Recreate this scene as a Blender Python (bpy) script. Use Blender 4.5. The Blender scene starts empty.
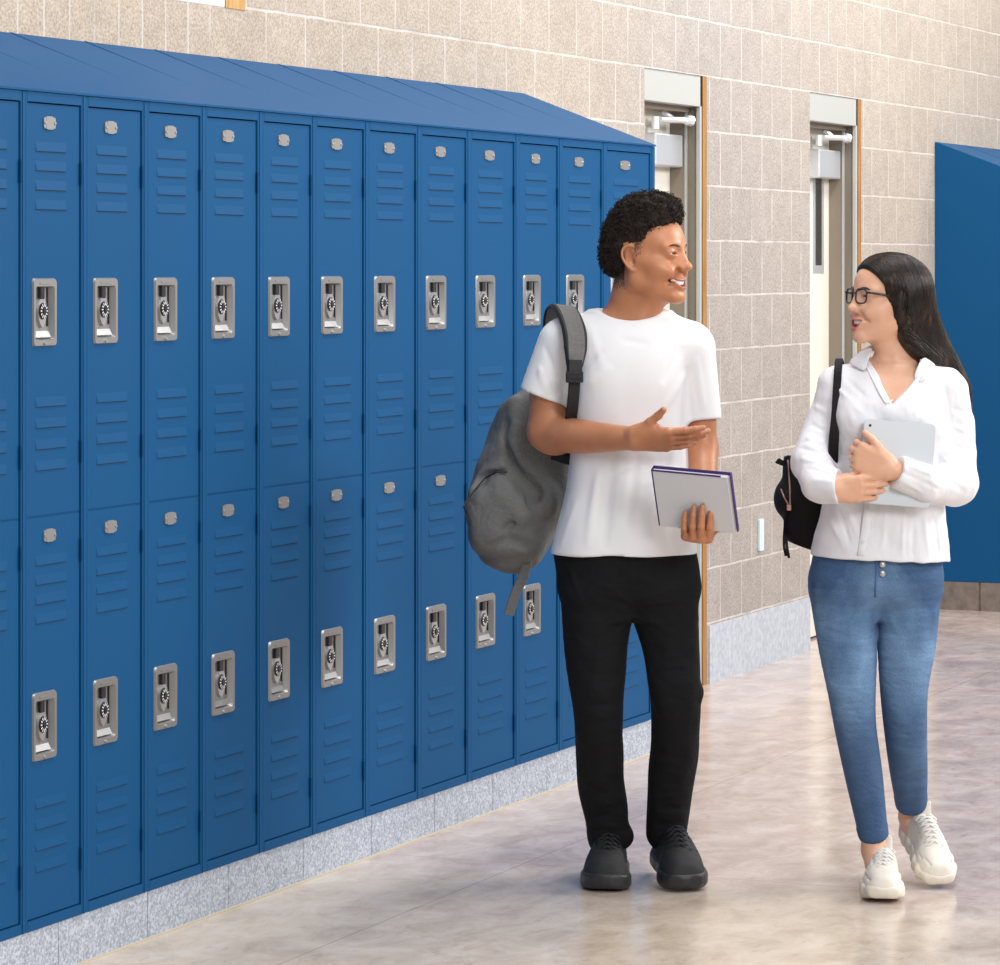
import bpy, bmesh, math, random
import numpy as np
from mathutils import Vector, Matrix
random.seed(7)
SC = bpy.context.scene
COL = SC.collection
PI = math.pi

# ------------------------------------------------------------------ camera, world, lights, exposure
F, HY, H = 3500.0, 265.0, 1.565                 # focal length in px, horizon row, eye height
CAMX, CAMY = -10.5389, -3.9164
TH = math.radians(22.9214)                      # angle between the wall and the view direction
ST, CT = math.sin(TH), math.cos(TH)
cd = bpy.data.cameras.new('camera'); cam = bpy.data.objects.new('camera', cd); COL.objects.link(cam)
cam.location = (CAMX, CAMY, H)
cam.rotation_euler = (PI/2, 0, -(PI/2-TH))
cd.sensor_width = 36; cd.sensor_fit = 'HORIZONTAL'
cd.lens = 36*F/1000.0
cd.shift_y = -(482.5-HY)/1000.0
cd.clip_end = 200
SC.camera = cam

w = bpy.data.worlds.new('world'); SC.world = w; w.use_nodes = True
nt = w.node_tree; nt.nodes.clear()
bg = nt.nodes.new('ShaderNodeBackground'); wo = nt.nodes.new('ShaderNodeOutputWorld')
bg.inputs[0].default_value = (0.93, 0.96, 1.0, 1); bg.inputs[1].default_value = 0.52
nt.links.new(bg.outputs[0], wo.inputs[0])

def area(name, loc, target, size, size_y, power, color=(1, 1, 1)):
    l = bpy.data.lights.new(name, 'AREA'); l.shape = 'RECTANGLE'; l.size = size; l.size_y = size_y
    l.energy = power; l.color = color
    o = bpy.data.objects.new(name, l); COL.objects.link(o); o.location = loc
    o.rotation_euler = (Vector(target)-Vector(loc)).to_track_quat('-Z', 'Y').to_euler()
    return o
area('window_daylight', (1.5, -6.6, 4.4), (-1.6, 0, 1.0), 4, 2.0, 480, (1.0, 0.985, 0.96))
area('window_daylight', (-8.0, -7.0, 4.6), (-2.2, 0, 1.0), 4, 2.2, 330, (0.97, 0.985, 1.0))
area('overhead_fill', (4.2, -1.3, 4.3), (4.6, 0.46, 2.9), 7, 0.9, 190, (1.0, 0.96, 0.90))  # added lamp without a fixture, brightens the upper right of the wall
area('overhead_fill', (-2.0, -1.6, 5.2), (-2.0, -0.8, 0), 5, 1.2, 170, (1.0, 0.98, 0.96))  # added lamp from above, lightens the sloped locker tops
SC.view_settings.view_transform = 'Standard'
SC.view_settings.look = 'None'
SC.view_settings.exposure = 0.0
SC.view_settings.gamma = 1.0
SC.view_settings.use_curve_mapping = False

# ------------------------------------------------------------------ materials
def srgb(*c):
    return tuple((v/255/12.92 if v/255 <= 0.04045 else ((v/255+0.055)/1.055)**2.4) for v in c)
def M(name, col, rough=0.5, metal=0.0, **kw):
    m = bpy.data.materials.new(name); m.use_nodes = True
    b = m.node_tree.nodes['Principled BSDF']
    b.inputs['Base Color'].default_value = (*col, 1)
    b.inputs['Roughness'].default_value = rough
    b.inputs['Metallic'].default_value = metal
    for k, v in kw.items():
        b.inputs[k.replace('_', ' ')].default_value = v
    return m
class N:
    """tiny node helper"""
    def __init__(s, m): s.t = m.node_tree; s.b = s.t.nodes.get('Principled BSDF')
    def n(s, typ, ins=None, **props):
        o = s.t.nodes.new('ShaderNode'+typ)
        for k, v in props.items(): setattr(o, k, v)
        for k, v in (ins or {}).items():
            if hasattr(v, 'is_output') or isinstance(v, bpy.types.NodeSocket): s.t.links.new(v, o.inputs[k])
            else: o.inputs[k].default_value = v
        return o
    def ramp(s, fac, stops):
        r = s.t.nodes.new('ShaderNodeValToRGB'); e = r.color_ramp.elements
        while len(e) < len(stops): e.new(0.5)
        for q, (p, c) in zip(e, stops): q.position = p; q.color = (*c, 1)
        s.t.links.new(fac, r.inputs[0]); return r.outputs[0]
    def mix(s, fac, a, b, blend='MIX'):
        m = s.t.nodes.new('ShaderNodeMix'); m.data_type = 'RGBA'; m.blend_type = blend
        for i, v in ((0, fac), (6, a), (7, b)):
            if isinstance(v, bpy.types.NodeSocket): s.t.links.new(v, m.inputs[i])
            elif i == 0: m.inputs[0].default_value = v
            else: m.inputs[i].default_value = (*v, 1)
        return m.outputs[2]
    def math(s, op, a, b=0.0):
        m = s.t.nodes.new('ShaderNodeMath'); m.operation = op
        for i, v in ((0, a), (1, b)):
            if isinstance(v, bpy.types.NodeSocket): s.t.links.new(v, m.inputs[i])
            else: m.inputs[i].default_value = v
        return m.outputs[0]
    def obj(s, scale=(1, 1, 1), loc=(0, 0, 0), rot=(0, 0, 0)):
        tc = s.t.nodes.new('ShaderNodeTexCoord')
        mp = s.n('Mapping', {'Scale': scale, 'Location': loc, 'Rotation': rot})
        s.t.links.new(tc.outputs['Object'], mp.inputs[0]); return mp.outputs[0]
    def noise(s, vec, scale, detail=4, rough=0.5, out=0, dist=0.0):
        o = s.n('TexNoise', {'Vector': vec, 'Scale': scale, 'Detail': detail, 'Roughness': rough, 'Distortion': dist}); return o.outputs[out]
    def bump(s, h, strength=0.3, dist=0.01):
        o = s.n('Bump', {'Height': h, 'Strength': strength, 'Distance': dist})
        s.t.links.new(o.outputs[0], s.b.inputs['Normal']); return o
    def base(s, c): s.t.links.new(c, s.b.inputs['Base Color'])

BLUE = (0.0065, 0.073, 0.193)
m_blue = M('blue_enamel', BLUE, 0.5, Specular_IOR_Level=0.09)
q = N(m_blue); q.bump(q.noise(q.obj(), 90, 2), 0.04, 0.002)
m_bluetop = m_blue
m_steel = M('brushed_steel', (0.55, 0.55, 0.56), 0.35, 0.9)
m_steel2 = M('satin_nickel', (0.34, 0.335, 0.33), 0.42, 0.85)
m_plate = M('dull_number_plate', (0.27, 0.265, 0.26), 0.5, 0.5)
m_chrome = M('bright_chrome', (0.42, 0.42, 0.42), 0.5, 1.0)
m_black = M('black_plastic', (0.012, 0.012, 0.016), 0.35)
m_white = M('white_plastic', (0.8, 0.8, 0.82), 0.4)

# speckled concrete plinth
m_plinth = M('speckled_concrete', srgb(176, 180, 188), 0.8)
q = N(m_plinth); v = q.obj()
q.base(q.mix(q.ramp(q.noise(v, 160, 3, 0.6), [(0.38, (0.23, 0.24, 0.27)), (0.5, (0.42, 0.43, 0.46)), (0.64, (0.66, 0.67, 0.70))]),
             q.ramp(q.noise(v, 45, 3), [(0.3, (0.4, 0.41, 0.44)), (0.7, (0.52, 0.53, 0.56))]), srgb(255, 255, 255)) if False else
       q.mix(0.5, q.ramp(q.noise(v, 150, 3, 0.65), [(0.38, (0.16, 0.18, 0.23)), (0.5, (0.36, 0.40, 0.47)), (0.64, (0.72, 0.75, 0.82))]),
             q.ramp(q.noise(v, 30, 3), [(0.3, (0.34, 0.37, 0.43)), (0.7, (0.44, 0.47, 0.53))])))
q.bump(q.noise(v, 200, 3), 0.2, 0.003)
m_base = M('painted_base_course', srgb(178, 183, 192), 0.75)
q = N(m_base); v = q.obj()
q.base(q.mix(0.6, srgb(176, 182, 192), q.ramp(q.noise(v, 40, 4, 0.6), [(0.35, srgb(158, 163, 172)), (0.65, srgb(196, 200, 206))])))
q.bump(q.noise(v, 90, 3), 0.2, 0.004)
m_browntile = M('brown_kick_tile', srgb(104, 92, 84), 0.5)
q = N(m_browntile); v = q.obj()
q.base(q.ramp(q.noise(v, 25, 4), [(0.3, srgb(104, 94, 86)), (0.7, srgb(130, 118, 108))]))

# block wall
def make_block():
    m = M('split_face_block', (0.6, 0.55, 0.5), 0.9); q = N(m)
    tc = q.n('TexCoord'); sp = q.n('SeparateXYZ', {0: tc.outputs['Object']})
    X = sp.outputs[0]; Zc = sp.outputs[2]
    def brick(bw, loc):
        wob = q.math('MULTIPLY', q.math('SUBTRACT', q.noise(q.obj(), 12, 3), 0.5), 0.008)
        cb = q.n('CombineXYZ', {0: q.math('ADD', q.math('ADD', X, wob), loc[0]), 1: q.math('ADD', q.math('ADD', Zc, wob), loc[1])})
        return q.n('TexBrick', {'Vector': cb.outputs[0], 'Scale': 1.0, 'Mortar Size': 0.0055, 'Mortar Smooth': 0.6, 'Bias': 0.0,
                                'Brick Width': bw, 'Row Height': 0.2045, 'Color1': (0, 0, 0, 1), 'Color2': (1, 1, 1, 1), 'Mortar': (0.5, 0.5, 0.5, 1)}, offset=0.5)
    A = brick(0.245, (10.06, 4.0685)); B = brick(0.125, (10.0, 4.0685))
    isleft = q.math('LESS_THAN', X, -2.08)
    def sel(o):
        mm = q.n('Mix', {0: isleft, 2: A.outputs[o], 3: B.outputs[o]}) if o == 'Fac' else None
        return mm.outputs[0]
    fac = sel('Fac')
    rnd = q.mix(isleft, A.outputs['Color'], B.outputs['Color'])
    ob = q.obj()
    fine = q.noise(ob, 130, 4, 0.7); mid = q.noise(ob, 14, 3); big = q.noise(ob, 0.8, 2)
    # block tint: tan at the near end of the hall, greyer between the doors
    tint = q.ramp(q.math('ADD', q.math('MULTIPLY', X, 0.12), 0.42), [(0.1, srgb(183, 168, 152)), (0.42, srgb(178, 167, 155)), (0.62, srgb(161, 155, 151)), (0.95, srgb(176, 166, 156))])
    c = q.mix(1.0, tint, q.ramp(rnd, [(0.0, (0.93,)*3), (1.0, (1.0,)*3)]), 'MULTIPLY')
    c = q.mix(1.0, c, q.ramp(fine, [(0.34, (0.66, 0.63, 0.60)), (0.5, (0.92, 0.91, 0.90)), (0.66, (1.2, 1.2, 1.2))]), 'MULTIPLY')
    c = q.mix(1.0, c, q.ramp(mid, [(0.3, (0.93,)*3), (0.7, (1.05,)*3)]), 'MULTIPLY')
    c = q.mix(q.math('MULTIPLY', fac, q.ramp(q.noise(q.obj(), 7, 3), [(0.3, (0.22,)*3), (0.6, (0.72,)*3)])), c, srgb(206, 199, 194))
    q.base(c)
    h = q.math('SUBTRACT', q.math('MULTIPLY', fine, 0.35), q.math('MULTIPLY', fac, 0.8))
    q.bump(h, 0.35, 0.006)
    return m
m_block = make_block()

def make_floor():
    m = M('polished_concrete', (0.5, 0.42, 0.38), 0.2, Specular_IOR_Level=0.6); q = N(m)
    tc = q.n('TexCoord'); sp = q.n('SeparateXYZ', {0: tc.outputs['Object']})
    v = q.obj(scale=(0.55, 1.0, 1.0)); v2 = q.obj(rot=(0, 0, -1.17), scale=(0.8, 1.1, 1))
    a = q.noise(v2, 7, 9, 0.70, dist=0.5); b = q.noise(v, 1.6, 3); c3 = q.noise(q.obj(rot=(0, 0, -1.0), scale=(0.5, 1.3, 1)), 22, 6, 0.7)
    pink = q.ramp(a, [(0.30, srgb(166, 145, 138)), (0.46, srgb(186, 168, 160)), (0.56, srgb(197, 181, 174)), (0.72, srgb(214, 201, 194))])
    tan = q.ramp(a, [(0.30, srgb(176, 158, 140)), (0.5, srgb(200, 184, 167)), (0.72, srgb(216, 203, 190))])
    # the strip along the lockers and the near part of the hall are tan
    k = q.math('ADD', q.math('MULTIPLY', q.math('ADD', sp.outputs[0], 2.15), -1.6), q.math('MULTIPLY', q.math('SUBTRACT', b, 0.5), 2.2))
    k = q.n('Clamp', {0: q.math('ADD', k, 0.25)}).outputs[0]
    c = q.mix(k, pink, tan)
    c = q.mix(q.math('MULTIPLY', q.n('Clamp', {0: q.math('MULTIPLY', q.math('SUBTRACT', c3, 0.56), 7.0)}).outputs[0], 0.35), c, srgb(128, 108, 96))
    # saw-cut joints and a faint tile grid
    cb = q.n('CombineXYZ', {0: q.math('ADD', sp.outputs[0], 12.09), 1: q.math('ADD', sp.outputs[1], 10.41)})
    br = q.n('TexBrick', {'Vector': cb.outputs[0], 'Scale': 1.0, 'Mortar Size': 0.003, 'Mortar Smooth': 0.5, 'Brick Width': 2.0, 'Row Height': 2.0}, offset=0.0)
    bt = q.n('TexBrick', {'Vector': cb.outputs[0], 'Scale': 1.0, 'Mortar Size': 0.0025, 'Mortar Smooth': 1.0, 'Brick Width': 0.3333, 'Row Height': 0.3333}, offset=0.0)
    c = q.mix(q.math('MULTIPLY', br.outputs['Fac'], 0.45), c, srgb(120, 105, 92))
    c = q.mix(q.math('MULTIPLY', bt.outputs['Fac'], 0.10), c, srgb(150, 135, 122))
    q.base(c)
    rr = q.ramp(q.noise(v, 5, 4), [(0.3, (0.11,)*3), (0.7, (0.25,)*3)])
    q.t.links.new(rr, q.b.inputs['Roughness'])
    q.bump(q.noise(v, 3, 3), 0.05, 0.02)
    return m
m_floor = make_floor()

# ------------------------------------------------------------------ object helpers
def link(name, me, parent=None):
    o = bpy.data.objects.new(name, me); COL.objects.link(o)
    if parent: o.parent = parent
    return o
def tag(o, label=None, cat=None, group=None, kind=None):
    if label: o['label'] = label
    if cat: o['category'] = cat
    if group: o['group'] = group
    if kind: o['kind'] = kind
    return o
def empty(name, loc=(0, 0, 0), rz=0.0):
    o = link(name, None); o.location = loc; o.rotation_euler = (0, 0, rz); o.empty_display_size = 0.1
    return o
def mesh(name, verts, faces, mats, smooth=False, midx=None):
    me = bpy.data.meshes.new(name)
    me.from_pydata([tuple(map(float, v)) for v in verts], [], [tuple(int(i) for i in f) for f in faces])
    for m in (mats if isinstance(mats, (list, tuple)) else [mats]): me.materials.append(m)
    if midx is not None: me.polygons.foreach_set('material_index', list(midx))
    if smooth: me.polygons.foreach_set('use_smooth', [True]*len(me.polygons))
    me.update(); return me
class MB:
    """collects boxes, prisms and tubes into one mesh"""
    def __init__(s): s.v = []; s.f = []; s.m = []; s.off = Vector((0, 0, 0))
    def raw(s, vs, fs, mi=0):
        n = len(s.v); s.v += [tuple(v) for v in vs]; s.f += [tuple(i+n for i in f) for f in fs]; s.m += [mi]*len(fs)
    def box(s, x0, x1, y0, y1, z0, z1, mi=0, bev=0.0):
        bm = bmesh.new(); bmesh.ops.create_cube(bm, size=1)
        bmesh.ops.scale(bm, vec=(x1-x0, y1-y0, z1-z0), verts=bm.verts)
        bmesh.ops.translate(bm, vec=((x0+x1)/2, (y0+y1)/2, (z0+z1)/2), verts=bm.verts)
        if bev > 0: bmesh.ops.bevel(bm, geom=bm.edges[:], offset=bev, segments=2, affect='EDGES', profile=0.5)
        s.bm(bm, mi)
    def bm(s, bm, mi=0, mat=None):
        if mat is not None: bmesh.ops.transform(bm, matrix=mat, verts=bm.verts)
        bmesh.ops.recalc_face_normals(bm, faces=bm.faces)
        bm.verts.ensure_lookup_table()
        s.raw([v.co[:] for v in bm.verts], [[v.index for v in f.verts] for f in bm.faces], mi); bm.free()
    def prism(s, pts, axis, a, b, mi=0):
        """pts: 2D outline, extruded along axis from a to b"""
        n = len(pts); vs = []
        for t in (a, b):
            for p in pts:
                if axis == 'x': vs.append((t, p[0], p[1]))
                elif axis == 'y': vs.append((p[0], t, p[1]))
                else: vs.append((p[0], p[1], t))
        fs = [tuple(range(n)), tuple(range(2*n-1, n-1, -1))]+[(i, (i+1) % n, n+(i+1) % n, n+i) for i in range(n)]
        bm = bmesh.new(); bv = [bm.verts.new(v) for v in vs]
        for f in fs: bm.faces.new([bv[i] for i in f])
        bmesh.ops.recalc_face_normals(bm, faces=bm.faces); bm.verts.index_update(); s.bm(bm, mi)
    def tube(s, pts, r, n=8, mi=0, closed=False):
        pts = [Vector(p) for p in pts]; k = len(pts); vs = []; fs = []
        rs = r if isinstance(r, (list, tuple)) else [r]*k
        prev = None
        for i, p in enumerate(pts):
            a = pts[(i-1) % k] if (closed or i > 0) else p; b = pts[(i+1) % k] if (closed or i < k-1) else p
            t = (b-a).normalized()
            if prev is None:
                u = t.orthogonal().normalized()
            else:
                u = (prev-t*prev.dot(t)); u = u.normalized() if u.length > 1e-6 else t.orthogonal().normalized()
            prev = u; w_ = t.cross(u)
            for j in range(n):
                an = 2*PI*j/n; vs.append(p+(u*math.cos(an)+w_*math.sin(an))*rs[i])
        for i in range(k if closed else k-1):
            for j in range(n):
                a0 = i*n+j; a1 = i*n+(j+1) % n; b0 = ((i+1) % k)*n+j; b1 = ((i+1) % k)*n+(j+1) % n
                fs.append((a0, a1, b1, b0))
        if not closed: fs += [tuple(range(n-1, -1, -1)), tuple(range((k-1)*n, k*n))]
        s.raw(vs, fs, mi)
    def build(s, name, mats, parent=None, smooth=False, shift=None):
        vs = s.v if shift is None else [(v[0]-shift[0], v[1]-shift[1], v[2]-shift[2]) for v in s.v]
        return link(name, mesh(name, vs, s.f, mats, smooth, s.m), parent)
def smooth_angle(o, deg=35):
    me = o.data; me.polygons.foreach_set('use_smooth', [True]*len(me.polygons))
    bm = bmesh.new(); bm.from_mesh(me)
    for e in bm.edges:
        if len(e.link_faces) == 2 and e.calc_face_angle(0) > math.radians(deg): e.smooth = False
    bm.to_mesh(me); bm.free(); return o
def copy_tree(o, parent=None):
    c = o.copy(); COL.objects.link(c); c.parent = parent
    for ch in list(o.children): copy_tree(ch, c)
    return c

# ------------------------------------------------------------------ the hall
D = 0.46                                        # wall plane; the locker fronts are at y = 0
def struct(mb, name, mat, parent=None):
    o = mb.build(name, mat, parent); tag(o, kind='structure'); return o
b = MB(); b.box(-16, 14, -9, 0.9, -0.2, 0.0); struct(b, 'floor', m_floor)
D1 = (1.130, 1.790); D2 = (3.042, 3.748); ZT = 2.268     # door openings, lintel height
WX = -1.985                                              # right end of the high window
b = MB()
b.box(-16, D1[0], D, D+0.28, 0.0, 2.262)
b.box(WX, D1[0], D, D+0.28, 2.262, 4.2); b.box(D1[0], D2[0], D, D+0.28, 0.0, 4.2) if False else None
b.box(D1[0], 14, D, D+0.28, ZT, 4.2)
b.box(D1[1], D2[0], D, D+0.28, 0.0, ZT); b.box(D2[1], 14, D, D+0.28, 0.0, ZT)
b.box(-16, WX, D, D+0.28, 3.1, 4.2)
struct(b, 'wall_left', m_block)
b = MB(); b.box(D1[1]+0.02, D2[0]-0.012, D-0.006, D+0.05, 0, 0.217); b.box(D2[1]+0.012, 14, D-0.006, D+0.05, 0, 0.217)
struct(b, 'baseboard_left', m_base)
# high window above the lockers: white sill and jamb, wooden end block, glass
m_wframe = M('white_window_frame', (0.82, 0.83, 0.85), 0.4); m_glass = M('window_glass', (0.9, 0.95, 1.0), 0.05, Transmission_Weight=1.0, IOR=1.1)
m_wood = M('raw_pine', srgb(196, 152, 92), 0.7)
q = N(m_wood); q.base(q.ramp(q.noise(q.obj(scale=(18, 18, 1.4)), 3, 5), [(0.3, srgb(168, 120, 62)), (0.7, srgb(206, 164, 104))]))
we = tag(empty('window_1', (WX, D, 2.262)), kind='structure')
b = MB(); b.box(-2.2, -0.115, 0.0, 0.10, 0.0, 0.05, bev=0.004); b.box(-2.2, -0.115, 0.0, 0.10, 0.79, 0.838); b.box(-0.165, -0.115, 0, 0.10, 0.05, 0.79)
b.box(-2.2, -2.15, 0, 0.10, 0.05, 0.79); b.box(-1.16, -1.12, 0.02, 0.09, 0.05, 0.79); b.build('window_frame', m_wframe, we)
b = MB(); b.box(-0.115, 0.0, -0.002, 0.12, 0.0, 0.838); b.build('wooden_jamb', m_wood, we)
b = MB(); b.box(-2.16, -0.16, 0.05, 0.058, 0.04, 0.8); b.build('glass_pane', m_glass, we)

# doors
m_dframe = M('pale_grey_door_frame', srgb(170, 173, 170), 0.5)
m_jamb = M('taupe_door_jamb', srgb(128, 118, 104), 0.55)
m_pack = M('stained_timber', srgb(160, 116, 62), 0.7); q = N(m_pack); q.base(q.ramp(q.noise(q.obj(scale=(18, 18, 1.4)), 3, 5), [(0.3, srgb(128, 88, 44)), (0.7, srgb(172, 126, 70))]))
m_leaf = M('cream_door_leaf', srgb(222, 218, 206), 0.5)
m_closer = M('silver_door_closer', (0.6, 0.62, 0.66), 0.4, 0.6)
m_arm = M('polished_closer_arm', (0.85, 0.86, 0.9), 0.3, 0.5)
m_dglass = M('dark_vision_glass', (0.02, 0.02, 0.022), 0.1)
def door(name, x0, x1, vision):
    e = tag(empty(name, (x0, D, 0)), kind='structure'); W = x1-x0; s = 0.042; hz = ZT-0.115
    b = MB()   # frame: wooden shim strip at the block, pale frame face, header
    b.box(0, W-s, 0.004, 0.05, hz, ZT, bev=0.002)
    b.box(W-s-0.018, W-s, 0.004, 0.02, 0, ZT, bev=0.002)
    b.build('door_frame', m_dframe, e)
    b = MB(); b.box(W-s, W, -0.001, 0.10, 0, ZT); b.build('timber_packing', m_pack, e)
    b = MB(); b.box(W-s-0.002, W, 0.02, 0.20, 0, hz); b.box(W-s-0.016, W-s-0.0, 0.066, 0.125, 0, hz)
    b.box(0, W, 0.05, 0.20, hz-0.02, hz); b.build('jamb', m_jamb, e)
    b = MB(); b.box(W-s-0.018, W-s-0.002, 0.058, 0.066, 0, hz-0.02); b.build('door_stop', m_dframe, e)
    b = MB(); lx = W-s-0.003
    if vision:
        vx0, vx1, z0, z1 = lx-0.235, lx-0.085, 1.53, 1.985
        b.box(0.0, vx0, 0.125, 0.17, 0.01, hz-0.02); b.box(vx1, lx, 0.125, 0.17, 0.01, hz-0.02)
        b.box(vx0, vx1, 0.125, 0.17, 0.01, z0); b.box(vx0, vx1, 0.125, 0.17, z1, hz-0.02)
    else: b.box(0.0, lx, 0.125, 0.17, 0.01, hz-0.02)
    lf = b.build('door_leaf', m_leaf, e)
    if vision:
        b = MB()
        for a in ((vx0, vx0+0.035, z0, z1), (vx1-0.035, vx1, z0, z1), (vx0+0.035, vx1-0.035, z0, z0+0.035), (vx0+0.035, vx1-0.035, z1-0.035, z1)): b.box(a[0], a[1], 0.1235, 0.172, a[2], a[3])
        b.build('vision_frame', m_closer, lf)
        b = MB(); b.box(vx0+0.034, vx1-0.034, 0.1225, 0.14, z0+0.034, z1-0.034); b.build('vision_glass', m_dglass, lf)
    b = MB(); b.box(lx-0.31, lx-0.02, 0.07, 0.125, hz-0.225, hz-0.105, bev=0.006); c = b.build('door_closer', m_closer, lf)
    b = MB(); b.tube([(lx-0.26, 0.075, hz-0.055), (W-s-0.07, 0.035, hz-0.052)], 0.012, 8); b.tube([(W-s-0.08, 0.036, hz-0.052), (W-s-0.045, 0.033, hz-0.052)], [0.018, 0.022], 8)
    b.tube([(lx-0.26, 0.09, hz-0.09), (lx-0.26, 0.09, hz-0.045)], 0.015, 10); b.tube([(lx-0.13, 0.06, hz-0.055), (lx-0.16, 0.10, hz-0.02)], 0.01, 8)
    b.build('closer_arm', m_arm, lf)
    return e
door('door_1', D1[0], D1[1], False); door('door_2', D2[0], D2[1], True)
# light switch plate on the wall between the doors
m_sw = M('pale_blue_plate', srgb(206, 226, 242), 0.35)
b = MB(); b.box(-0.022, 0.022, -0.012, 0, 0, 0.125, bev=0.003); sw = b.build('wall_plate', m_sw); sw.location = (2.405, D, 0.452)
b = MB(); b.box(0.022, 0.04, -0.004, 0, 0.01, 0.115); b.build('plate_rim', M('grey_rim', srgb(190, 192, 200), .5), sw)
tag(sw, 'narrow pale blue plate mounted low on the block wall between the doors', 'wall plate')

# ------------------------------------------------------------------ lockers
ZB, ZTOP, ZMID, ZBACK = 0.111, 1.944, 1.013, 2.121
LW = 0.305
m_gap = M('gap_shade', (0.01, 0.02, 0.04), 0.8)  # near-black colour standing in for shade in door gaps and louvre slots
def louver(b, x0, x1, z):
    """pressed louvre: swells out of the door downwards, open along its lower edge"""
    h = 0.022; d = 0.0024
    vs = [(x0, 0, z+h), (x1, 0, z+h), (x0+0.006, -d, z+0.001), (x1-0.006, -d, z+0.001), (x0, 0, z), (x1, 0, z)]
    b.raw([(v[0], v[1]+0.004, v[2]) for v in vs], [(0, 2, 3, 1), (0, 4, 2), (1, 3, 5)])
    b.raw([(x0, 0.0036, z-0.001), (x1, 0.0036, z-0.001), (x1, 0.0036, z+0.0015), (x0, 0.0036, z+0.0015)], [(0, 1, 2, 3)], 1)  # dark strip painted as the shade under the louvre lip
def rrect(x0, x1, z0, z1, r, n=4):
    pts = []
    for cx, cz, a0 in ((x1-r, z1-r, 0), (x0+r, z1-r, 90), (x0+r, z0+r, 180), (x1-r, z0+r, 270)):
        for i in range(n+1):
            a = math.radians(a0+90*i/n); pts.append((cx+r*math.cos(a), cz+r*math.sin(a)))
    return pts
def locker_door(root, z0, z1):
    """z0/z1: bottom and top of the door"""
    x0, x1 = 0.011, 0.272; yf = 0.004
    px0, px1 = 0.036, 0.152; pz1 = z1-0.383; pz0 = pz1-0.150          # recess plate
    hx0, hx1, hz0, hz1 = px0+0.010, px1-0.012, pz0+0.014, pz1-0.018   # hole through the door skin
    b = MB()
    b.box(x0, hx0, yf, yf+0.02, z0, z1); b.box(hx1, x1, yf, yf+0.02, z0, z1)
    b.box(hx0, hx1, yf, yf+0.02, z0, hz0); b.box(hx0, hx1, yf, yf+0.02, hz1, z1)
    for k in range(4):
        louver(b, 0.052, 0.206, z1-0.105-0.0425*k); louver(b, 0.052, 0.206, z0+0.098+0.0465*k)
    d = b.build('door', [m_blue, m_gap], root)
    # recess: rim ring, sloping pan, bright scoop at its foot
    b = MB(); o = rrect(px0, px1, pz0, pz1, 0.010); i_ = rrect(hx0, hx1, hz0, hz1, 0.008); f_ = rrect(hx0+0.005, hx1-0.006, hz0+0.004, hz1-0.003, 0.006)
    n = len(o); V = [(p[0], yf, p[1]) for p in o]+[(p[0]+(0.002 if p[0] < (px0+px1)/2 else -0.002), yf-0.005, p[1]+(0.002 if p[1] < pz0+0.07 else -0.002)) for p in o]+[(p[0], yf-0.005, p[1]) for p in i_]+[(p[0], yf+0.007, p[1]) for p in f_]
    Fc = []
    for lvl in range(3):
        for k in range(n): a = lvl*n; Fc.append((a+k, a+(k+1) % n, a+n+(k+1) % n, a+n+k))
    Fc.append(tuple(range(3*n, 4*n))); b.raw(V, Fc)
    b.raw([(hx0+0.004, yf+0.0065, hz0+0.020), (hx1-0.008, yf+0.0065, hz0+0.020), (hx1-0.007, yf+0.001, hz0+0.006), (hx0+0.006, yf+0.001, hz0+0.006)], [(0, 1, 2, 3)], 1)
    b.box(hx1-0.018, hx1-0.015, yf+0.004, yf+0.008, hz0+0.03, hz1-0.004, 2)
    b.box((px0+px1)/2-0.028, (px0+px1)/2+0.022, yf-0.0062, yf-0.005, pz1-0.013, pz1-0.009)
    b.tube([((px0+px1)/2-0.006, yf-0.004, pz0+0.007), ((px0+px1)/2-0.006, yf-0.009, pz0+0.007)], [0.005, 0.003], 8, 1)
    smooth_angle(b.build('handle_recess', [m_steel2, m_chrome, m_black], d), 25)
    lx = px0+0.053
    b = MB(); b.box(lx-0.010, lx+0.010, yf-0.001, yf+0.008, hz1-0.028, hz1-0.001, bev=0.002); b.build('latch', m_black, d)
    b = MB(); zc = hz0+0.064; s = 34                                    # eye-shaped lock body with a round dial
    pts = []
    for k in range(17):
        t = -1+2*k/16; pts.append((lx+0.002+0.021*(1-t*t)**0.8, zc+0.037*t))
    for k in range(15, 0, -1):
        t = -1+2*k/16; pts.append((lx+0.002-0.021*(1-t*t)**0.8, zc+0.037*t))
    b.prism(pts, 'y', yf+0.001, yf+0.008, 0)
    b.tube([(lx+0.002, yf+0.003, zc), (lx+0.002, yf-0.003, zc)], [0.0195, 0.0175], 24, 1)
    b.tube([(lx+0.002, yf-0.002, zc), (lx+0.002, yf-0.006, zc)], [0.008, 0.007], 16, 1)
    for k in range(12):
        a = 2*PI*k/12; c_, s_ = math.cos(a), math.sin(a); cx, cz = lx+0.002+0.0135*c_, zc+0.0135*s_
        vs = [(cx-s_*0.0013*e1+c_*0.0036*e2, yf-0.0035, cz+c_*0.0013*e1+s_*0.0036*e2) for e1, e2 in ((-1, -1), (1, -1), (1, 1), (-1, 1))]
        b.raw(vs, [(0, 1, 2, 3)], 2)
    b.build('combination_lock', [m_steel, m_black, m_white], d)
    b = MB(); nx, nz = 0.120, z1-0.041
    b.prism(rrect(nx-0.029, nx+0.029, nz-0.0125, nz+0.0125, 0.006), 'y', yf-0.003, yf)
    b.prism(rrect(nx-0.017, nx+0.017, nz-0.0145, nz+0.0145, 0.005), 'y', yf-0.0035, yf)
    for sx in (-1, 1): b.tube([(nx+sx*0.024, yf-0.003, nz), (nx+sx*0.024, yf-0.0055, nz)], [0.004, 0.003], 8, 1)
    b.build('number_plate', [m_plate, m_chrome], d)
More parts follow.
